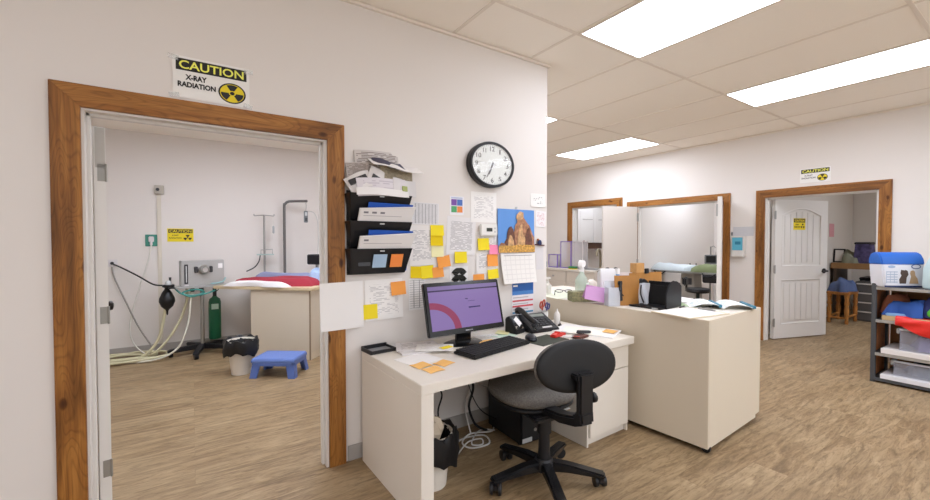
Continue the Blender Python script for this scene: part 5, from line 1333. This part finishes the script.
cloth('folded_cloth', 'violet cloth inside the clear bin on the middle shelf', 'cloth', .04, .33, -.54, -.06, 0, .15, M('violet_cloth', '#6d67a0', .9), (SX+.04, SY-.21, .363), 0, 41, lump=.2)
o = G().box(-.02, .42, -.60, 0, 0, .05).build('paper_stack', M('white_stack', '#e1ddda', .8), None, bevel=.003); place(o, (SX+.02, SY-.075, .3045), (0, 0, R(-2))); tag(o, 'white paper stack lying under the clear bin on the middle shelf', 'papers')
bin_box('grey-blue storage bin on the bottom shelf', SX+.05, SY-.16, .095, .62, .38, .15, TUB)
cloth('folded_cloth', 'grey-blue fabric inside the bin on the bottom shelf', 'cloth', .04, .32, -.54, -.06, 0, .11, M('slate_cloth', '#75828f', .9, var=.25, vscale=25), (SX+.06, SY-.17, .101), 0, 43, lump=.35)
o = G().box(-.02, .42, -.62, 0, 0, .045).build('paper_stack', M('white_stack2', '#dcdcdf', .8), None, bevel=.003); place(o, (SX+.015, SY-.075, .0495), (0, 0, R(-1))); tag(o, 'pale paper stack lying on the lowest shelf board', 'papers')

# ================================================================== X-ray room
# anaesthesia machine
t = thing('anesthesia_machine', 'grey anaesthesia machine on a wheeled pole stand', 'medical machine', (.095, 6.19, 0), R(14))
MG = M('machine_grey', '#b5b5b3', .35, metal=.5)
G().box(-.235, .235, -.09, .02, .87, 1.185).build('panel', MG, t, bevel=.006)
G().box(-.30, .26, -.13, .06, .845, .872).build('tray', MG, t, bevel=.004)
g = G().box(-.205, -.165, -.098, -.09, .90, 1.14); fm = g.build('flow_meter', DGREY, t, bevel=.003)
G().box(-.190, -.180, -.101, -.098, .92, 1.12).build('flow_tube', LGREY, fm)
g = G().lathe([(.001, 0), (.055, 0), (.06, .012), (.06, .045), (.045, .06), (.001, .06)], n=28, T=Matrix.Translation((0, -.09, 1.07)) @ Matrix.Rotation(R(90), 4, 'X')); vp = g.build('vaporizer', STEEL, t)
for s_ in (-1, 1): G().box(s_*.082-.018, s_*.082+.018, -.115, -.09, 1.03, 1.11).build('valve', DGREY, vp, bevel=.006)
G().cyl((0, -.15, 1.07), (0, -.17, 1.07), .03).build('dial', CHROME, vp)
G().box(.165, .215, -.094, -.09, 1.08, 1.14).build('label', PAPER, t)
G().box(-.205, -.16, -.097, -.09, .875, .89).build('label', PAPER2, t)
G().cyl((0, -.02, .09), (0, -.02, .845), .022).build('pole', STEEL, t)
for x in (-.12, -.02): G().box(x-.022, x+.022, -.10, -.05, .80, .845).build('connector', BLACK, t, bevel=.006)
for k in range(5):
    a = R(28+72*k); T = Matrix.Rotation(a, 4, 'Z')
    lg = G().prism([(.0, .06), (.0, .13), (.34, .095), (.37, .07), (.34, .05)], 'y', -.03, .03, T).build('base_leg', BLACK, t, bevel=.006)
    x, y = .33*math.cos(a), .33*math.sin(a)
    G().cyl((x-.02, y, .036), (x+.02, y, .036), .036, n=18).cyl((x, y, .04), (x, y, .062), .012).build('caster', BLACK, lg)
# absorber arm with bag: left end of the tray
g = G().cyl((-.36, -.06, .875), (-.36, -.06, .905), .062, n=24).box(-.36, -.28, -.075, -.045, .852, .868); g.build('absorber_arm', BLACK, t, bevel=.004)
G().lathe([(.001, 0), (.032, 0), (.034, .02), (.02, .045), (.001, .05)], n=20, c=(-.36, -.06, .905)).build('pressure_gauge', LGREY, t)
G().cyl((-.34, -.05, .94), (-.34, -.05, .99), .009, .014).build('valve_knob', DGREY, t)
t2 = thing('breathing_bag', 'black rubber breathing bag hanging from the machine arm', 'breathing bag', (-.258, 6.12, .865))
G().lathe([(.022, .01), (.024, -.02), (.05, -.06), (.078, -.13), (.082, -.17), (.06, -.23), (.025, -.265), (.012, -.285), (.010, -.32)], n=28).build('body', M('black_rubber', '#161616', .4, bump=.2, bscale=60), t2)
G().cyl((0, 0, -.005), (0, 0, .012), .026).build('neck', DGREY, t2); G().cyl((0, 0, -.335), (0, 0, -.31), .006, .011).build('tail', BLACK, t2)
# cylinder held on the stand
t = thing('oxygen_cylinder', 'green gas cylinder standing beside the machine pole', 'gas cylinder', (.245, 6.40, .125))
G().lathe([(.001, .0), (.066, .0), (.072, .012), (.072, .49), (.062, .53), (.03, .555), (.024, .57)], n=28).build('body', GREEN, t)
G().box(-.022, .022, -.03, .03, .565, .68).build('valve_block', BLACK, t, bevel=.006); G().cyl((0, 0, .68), (0, 0, .72), .014).build('stem', BLACK, t)
G().box(-.04, .04, -.0765, -.069, .40, .47).build('label', M('label_mint', '#b9d3bf', .5), t); G().tube([(.02, -.02, .63), (.05, -.05, .68), (.0, -.06, .72)], .006, 8, 4).build('gas_hose', M('dark_green_hose', '#245a3e', .5), t)
TEALH = M('teal_tube', '#3f8f86', .4, alpha=1)
HG = 'hoses of the X-ray room machine'
cord('teal hoses looped under the machine tray', [(-.17, 6.05, .845), (-.10, 6.03, .78), (.02, 6.03, .76), (.12, 6.04, .79), (.04, 6.03, .83), (-.10, 6.03, .80), (-.02, 6.03, .745), (.14, 6.05, .77), (.24, 6.10, .80)], .010, TEALH, 'teal_hose', HG)
cord('teal tubing curled on top of the machine tray', [(.06, 6.16, .885), (.16, 6.14, .93), (.26, 6.15, .96), (.30, 6.17, .91), (.20, 6.12, .885), (.32, 6.14, .90), (.36, 6.18, .95)], .009, M('pale_teal_tube', '#9cc3c4', .3), 'teal_hose', HG)
CREAM = M('cream_hose', '#ccc6a4', .6, bump=.4, bscale=120); CREAM2 = M('pale_hose', '#d8d6c6', .4)
cord('thick cream hose dropping from the machine to the floor coil', [(-.25, 6.14, .84), (-.27, 6.12, .68), (-.30, 6.14, .45), (-.36, 6.15, .22), (-.50, 6.14, .06), (-.72, 6.16, .022), (-.98, 6.20, .02), (-1.10, 6.28, .02)], .016, CREAM, 'corrugated_hose', HG)
cord('second cream hose from the machine into the floor coil', [(-.06, 6.17, .84), (-.06, 6.15, .70), (-.12, 6.16, .48), (-.24, 6.16, .25), (-.40, 6.17, .07), (-.60, 6.25, .025), (-.85, 6.30, .022), (-1.05, 6.34, .02)], .015, CREAM, 'corrugated_hose', HG)
cord('white hose swinging low beside the machine base', [(-.01, 6.09, .845), (-.02, 6.06, .70), (-.05, 6.04, .42), (-.13, 6.03, .17), (-.26, 6.02, .06), (-.42, 6.03, .02), (-.62, 6.10, .012), (-.74, 6.22, .012), (-.95, 6.28, .012)], .011, CREAM2, 'corrugated_hose', HG)
coil = []
for k in range(34):
    a = 2*PI*k/11; r = .22+.012*k*.6; coil.append((-.78+r*1.35*math.cos(a), 6.28+r*.55*math.sin(a), .020+.004*(k % 7)+.012*math.sin(k*.9)**2))
cord('cream hose coiled on the X-ray room floor against the wall', coil, .014, CREAM, 'coiled_hose', HG)
cord('black cord sagging from the wall outlet to the breathing bag', [(-.80, 6.565, 1.14), (-.72, 6.50, 1.10), (-.56, 6.42, 1.00), (-.40, 6.25, .90), (-.30, 6.20, .885)], .009, BLACK, 'black_hose', HG)
cord('grey cord from the wall outlet down to the floor', [(-.815, 6.565, 1.11), (-.79, 6.52, .98), (-.70, 6.50, .72), (-.57, 6.46, .38), (-.44, 6.42, .12), (-.40, 6.38, .02)], .009, M('grey_hose', '#97938c', .5), 'grey_hose', HG)
cord('thin clear tube from the green outlet to the floor', [(-.43, 6.56, 1.38), (-.46, 6.52, 1.18), (-.55, 6.50, .85), (-.64, 6.48, .45), (-.63, 6.44, .22), (-.52, 6.36, .06), (-.38, 6.30, .015)], .007, M('clear_tube', '#dcdad2', .3), 'clear_tube', HG)
t = thing('wall_outlet', 'small white wall outlet at the left of the X-ray room', 'outlet', (-.815, YX, 1.155)); G().box(-.05, .05, -.008, 0, -.045, .045).build('plate', PAPER2, t, bevel=.003); G().cyl((0, -.008, 0), (0, -.03, 0), .018).build('socket', DGREY, t)
t = thing('gas_outlet', 'green gas outlet with a white fitting on the X-ray room wall', 'outlet', (-.43, YX, 1.435)); G().box(-.062, .062, -.012, 0, -.075, .075).build('plate', M('outlet_green', '#3f8a78', .45), t, bevel=.004)
G().box(-.028, .028, -.03, -.012, -.02, .05).build('fitting', PAPER2, t, bevel=.006); G().cyl((0, -.03, -.01), (0, -.035, -.06), .014).build('connector', PAPER2, t)
t = thing('conduit_box', 'beige box with a long vertical conduit on the X-ray room wall', 'conduit', (-.345, YX, 0)); G().box(-.022, .022, -.02, 0, .1, 2.05).build('conduit', M('conduit_beige', '#d6cfc0', .5), t, bevel=.004)
G().box(-.045, .055, -.05, 0, 2.03, 2.14).build('box', M('box_grey_beige', '#b9b2a6', .5), t, bevel=.004); G().cyl((-.01, -.05, 2.085), (-.01, -.056, 2.085), .02).build('knockout', DGREY, t)
# treatment/exam table, turned towards the doorway
TZ = .87; TA = math.atan2(-.70, .72)
t = thing('exam_table', 'beige cabinet exam table turned in the corner of the X-ray room', 'table', (1.165, 5.07, 0), TA)
# local: x to the right along the front (towards the corner at x=0), y back
G().box(-1.30, .045, -.03, .74, TZ-.035, TZ).build('tabletop', M('table_edge_tan', '#cdbb98', .45), t, bevel=.004)
G().box(-.80, 0, 0, .66, .0, TZ-.035).build('cabinet', BEIGE, t, bevel=.003)
G().box(.0, .003, .02, .64, .09, TZ-.05).build('side_panel', M('table_side', '#cfc4b2', .5), t)
G().box(-.012, .004, -.004, .004, .0, TZ-.035).build('corner_trim', M('corner_brown', '#8d7a62', .5), t)
G().box(-1.26, -1.20, .60, .68, 0, TZ-.035).build('leg', BEIGE, t)
RZ = TA
TG = 'cloths on the exam table'
def tw(name, lab, cat, x0, x1, y0, y1, z, h, mat, seed, lump): cloth(name, lab, cat, x0, x1, y0, y1, 0, h, mat, (1.165, 5.07, z), TA, seed, TG, lump)
CR_ = M('crimson_towel', '#a0323f', .95, bump=.4, bscale=120)
tw('towel', 'crimson towel spread across the exam table', 'towel', -1.17, -.06, .11, .46, TZ, .09, CR_, 51, .2)
tw('towel', 'white towel folded along the front edge of the exam table', 'towel', -1.14, -.30, -.03, .055, TZ, .06, M('white_towel', '#e7e3e3', .95, bump=.4, bscale=120), 53, .2)
tw('blanket', 'lilac-blue blanket lying behind the crimson towel', 'blanket', -1.16, -.32, .53, .69, TZ, .12, M('lilac_blanket', '#9095b5', .95, bump=.4, bscale=120), 55, .2)
tw('blanket', 'light blue sheet heaped at the right of the exam table', 'blanket', -.26, .03, .34, .72, TZ, .17, M('light_blue_sheet', '#9fb4d2', .95, bump=.3, bscale=90), 57, .3)
t = thing('device_box', 'dark grey monitor box at the right back of the exam table', 'device', (1.515, 5.82, TZ), TA)
t.location = (1.45, 5.93, 0)
G().box(-.11, .11, -.06, .10, 1.10, 1.24).build('body', DGREY, t, bevel=.01); G().box(-.09, .09, -.064, -.06, 1.115, 1.225).build('screen', BLACK, t); G().cyl((0, .02, .03), (0, .02, 1.10), .02).build('post', STEEL, t); G().lathe([(.14, 0), (.14, .02), (.03, .035)], n=24, c=(0, .02, 0)).build('base', DGREY, t)
# IV pole
t = thing('drip_stand', 'thin steel drip stand behind the exam table', 'drip stand', (.861, 6.44, 0))
G().cyl((0, 0, .02), (0, 0, 1.80), .014).build('pole', STEEL, t)
for s_ in (-1, 1): G().tube([(0, 0, 1.795), (s_*.07, -.02*s_, 1.79), (s_*.12, -.03*s_, 1.785), (s_*.125, -.03*s_, 1.81)], .007, 8, 3).build('hook', STEEL, t)
for k in range(5):
    a = 2*PI*k/5+.3; G().prism([(0, .03), (0, .055), (.11, .035), (.11, .02)], 'y', -.012, .012, Matrix.Rotation(a, 4, 'Z')).cyl((.10*math.cos(a), .10*math.sin(a), 0), (.10*math.cos(a), .10*math.sin(a), .025), .014).build('foot', DGREY, t)
G().box(-.10, .12, -.035, .02, 1.225, 1.245).build('tray', M('tray_mint', '#b4c6c2', .4), t, bevel=.003)
G().tube([(-.05, -.03, 1.245), (-.05, -.03, 1.30), (.10, -.03, 1.31), (.10, -.03, 1.245)], .006, 8, 1).build('tray_rail', STEEL, t)
t = thing('drip_line', 'thin drip line with a clear chamber hanging from the drip stand', 'drip line', (.978, 6.41, 1.785))
G().cyl((0, 0, 0), (0, 0, -.14), .003).cyl((-.005, 0, -.25), (-.015, 0, -.33), .003).build('line', M('clear_tube', '#dcdad2', .3), t); G().lathe([(.004, 0), (.014, -.01), (.014, -.10), (.004, -.11)], n=14, c=(-.002, 0, -.14)).build('chamber', M('chamber_grey', '#aeb2b2', .3), t)
cord('dark cord dangling from the drip stand tray to the table', [(.80, 6.40, 1.225), (.78, 6.38, 1.14), (.72, 6.36, 1.06), (.62, 6.34, 1.01)], .008, DGREY, 'dark_cable', HG)
# hooked column
t = thing('hook_column', 'thick grey column with a bent arm behind the exam table', 'column', (1.125, 6.42, 0))
CG_ = M('column_grey', '#6d6b69', .45, metal=.3)
G().tube([(0, 0, .02), (0, 0, 1.2), (0, 0, 1.90), (.012, -.004, 1.965), (.05, -.016, 2.0), (.12, -.05, 2.008), (.277, -.175, 2.008)], .019, 14, 5).build('arm', CG_, t); G().lathe([(.12, 0), (.12, .02), (.04, .035)], n=24).build('base', CG_, t)
t = thing('scale_gauge', 'small hanging gauge with a pale display under the bent arm', 'gauge', (1.385, 6.245, 1.985))
G().tube([(0, 0, 0), (.006, 0, -.05), (0, 0, -.12)], .004, 6, 3).build('hook', STEEL, t); G().box(-.026, .026, -.018, .018, -.29, -.12).build('body', M('gauge_grey', '#6f7375', .4), t, bevel=.006); G().box(-.016, .016, -.0205, -.018, -.19, -.14).build('display', LGREY, t); G().box(-.014, .014, -.0205, -.018, -.27, -.22).build('buttons', DGREY, t)
cord('pale cable curving down from the gauge to the table', [(1.415, 6.25, 1.86), (1.50, 6.25, 1.84), (1.545, 6.22, 1.70), (1.54, 6.18, 1.45), (1.53, 6.16, 1.27), (1.50, 6.10, 1.22)], .006, M('pale_cable', '#c9c9c4', .5), 'pale_cable', HG)
# bin and step stool
bin_('white waste bin with a black liner beside the blue step stool', .43, 5.005, .095, .135, .36, 'lined waste bins', .14, LAM)
t = thing('step_stool', 'blue plastic step stool in front of the exam table', 'step stool', (.775, 4.755, 0), R(-35))
BS = M('stool_blue', '#5770b2', .4); BS2 = M('stool_blue_top', '#637dbd', .45, bump=.3, bscale=220)
loft([ring(.155, .225, .165), ring(.165, .23, .17), ring(.195, .225, .165), ring(.205, .215, .155)]).build('top', BS2, t, bevel=.012)
g = G().box(-.205, .205, -.168, -.150, .125, .165).box(-.205, .205, .150, .168, .125, .165).box(-.228, -.21, -.15, .15, .125, .165).box(.21, .228, -.15, .15, .125, .165).build('apron', BS, t, bevel=.006)
for sx in (-1, 1):
    for sy in (-1, 1):
        a, b = sx*.215, sy*.155; a2, b2 = sx*.24, sy*.18
        vs = [(a2, b2, 0), (a2-sx*.075, b2, 0), (a2-sx*.075, b2-sy*.02, 0), (a2-sx*.02, b2-sy*.02, 0), (a2-sx*.02, b2-sy*.07, 0), (a2, b2-sy*.07, 0)]
        vt = [(a, b, .165), (a-sx*.085, b, .165), (a-sx*.085, b-sy*.02, .165), (a-sx*.02, b-sy*.02, .165), (a-sx*.02, b-sy*.08, .165), (a, b-sy*.08, .165)]
        G().add(vs+vt, [(0, 1, 2, 3, 4, 5), (11, 10, 9, 8, 7, 6)]+[(i, (i+1) % 6, 6+(i+1) % 6, 6+i) for i in range(6)]).build('leg', BS, t, bevel=.003)
# ------------------------------------------------------------------ render look
SC.view_settings.view_transform = 'Standard'; SC.view_settings.look = 'None'; SC.view_settings.gamma = 1
SC.view_settings.use_curve_mapping = False
SC.view_settings.exposure = 0.0
w = bpy.data.worlds.new('world'); SC.world = w; w.use_nodes = True
w.node_tree.nodes['Background'].inputs['Color'].default_value = lin('#f6f7fb'); w.node_tree.nodes['Background'].inputs['Strength'].default_value = 1.95
SC.cycles.max_bounces = 12; SC.cycles.diffuse_bounces = 9; SC.cycles.transparent_max_bounces = 12
SC.cycles.use_denoising = True
SC.cycles.sample_clamp_indirect = 6
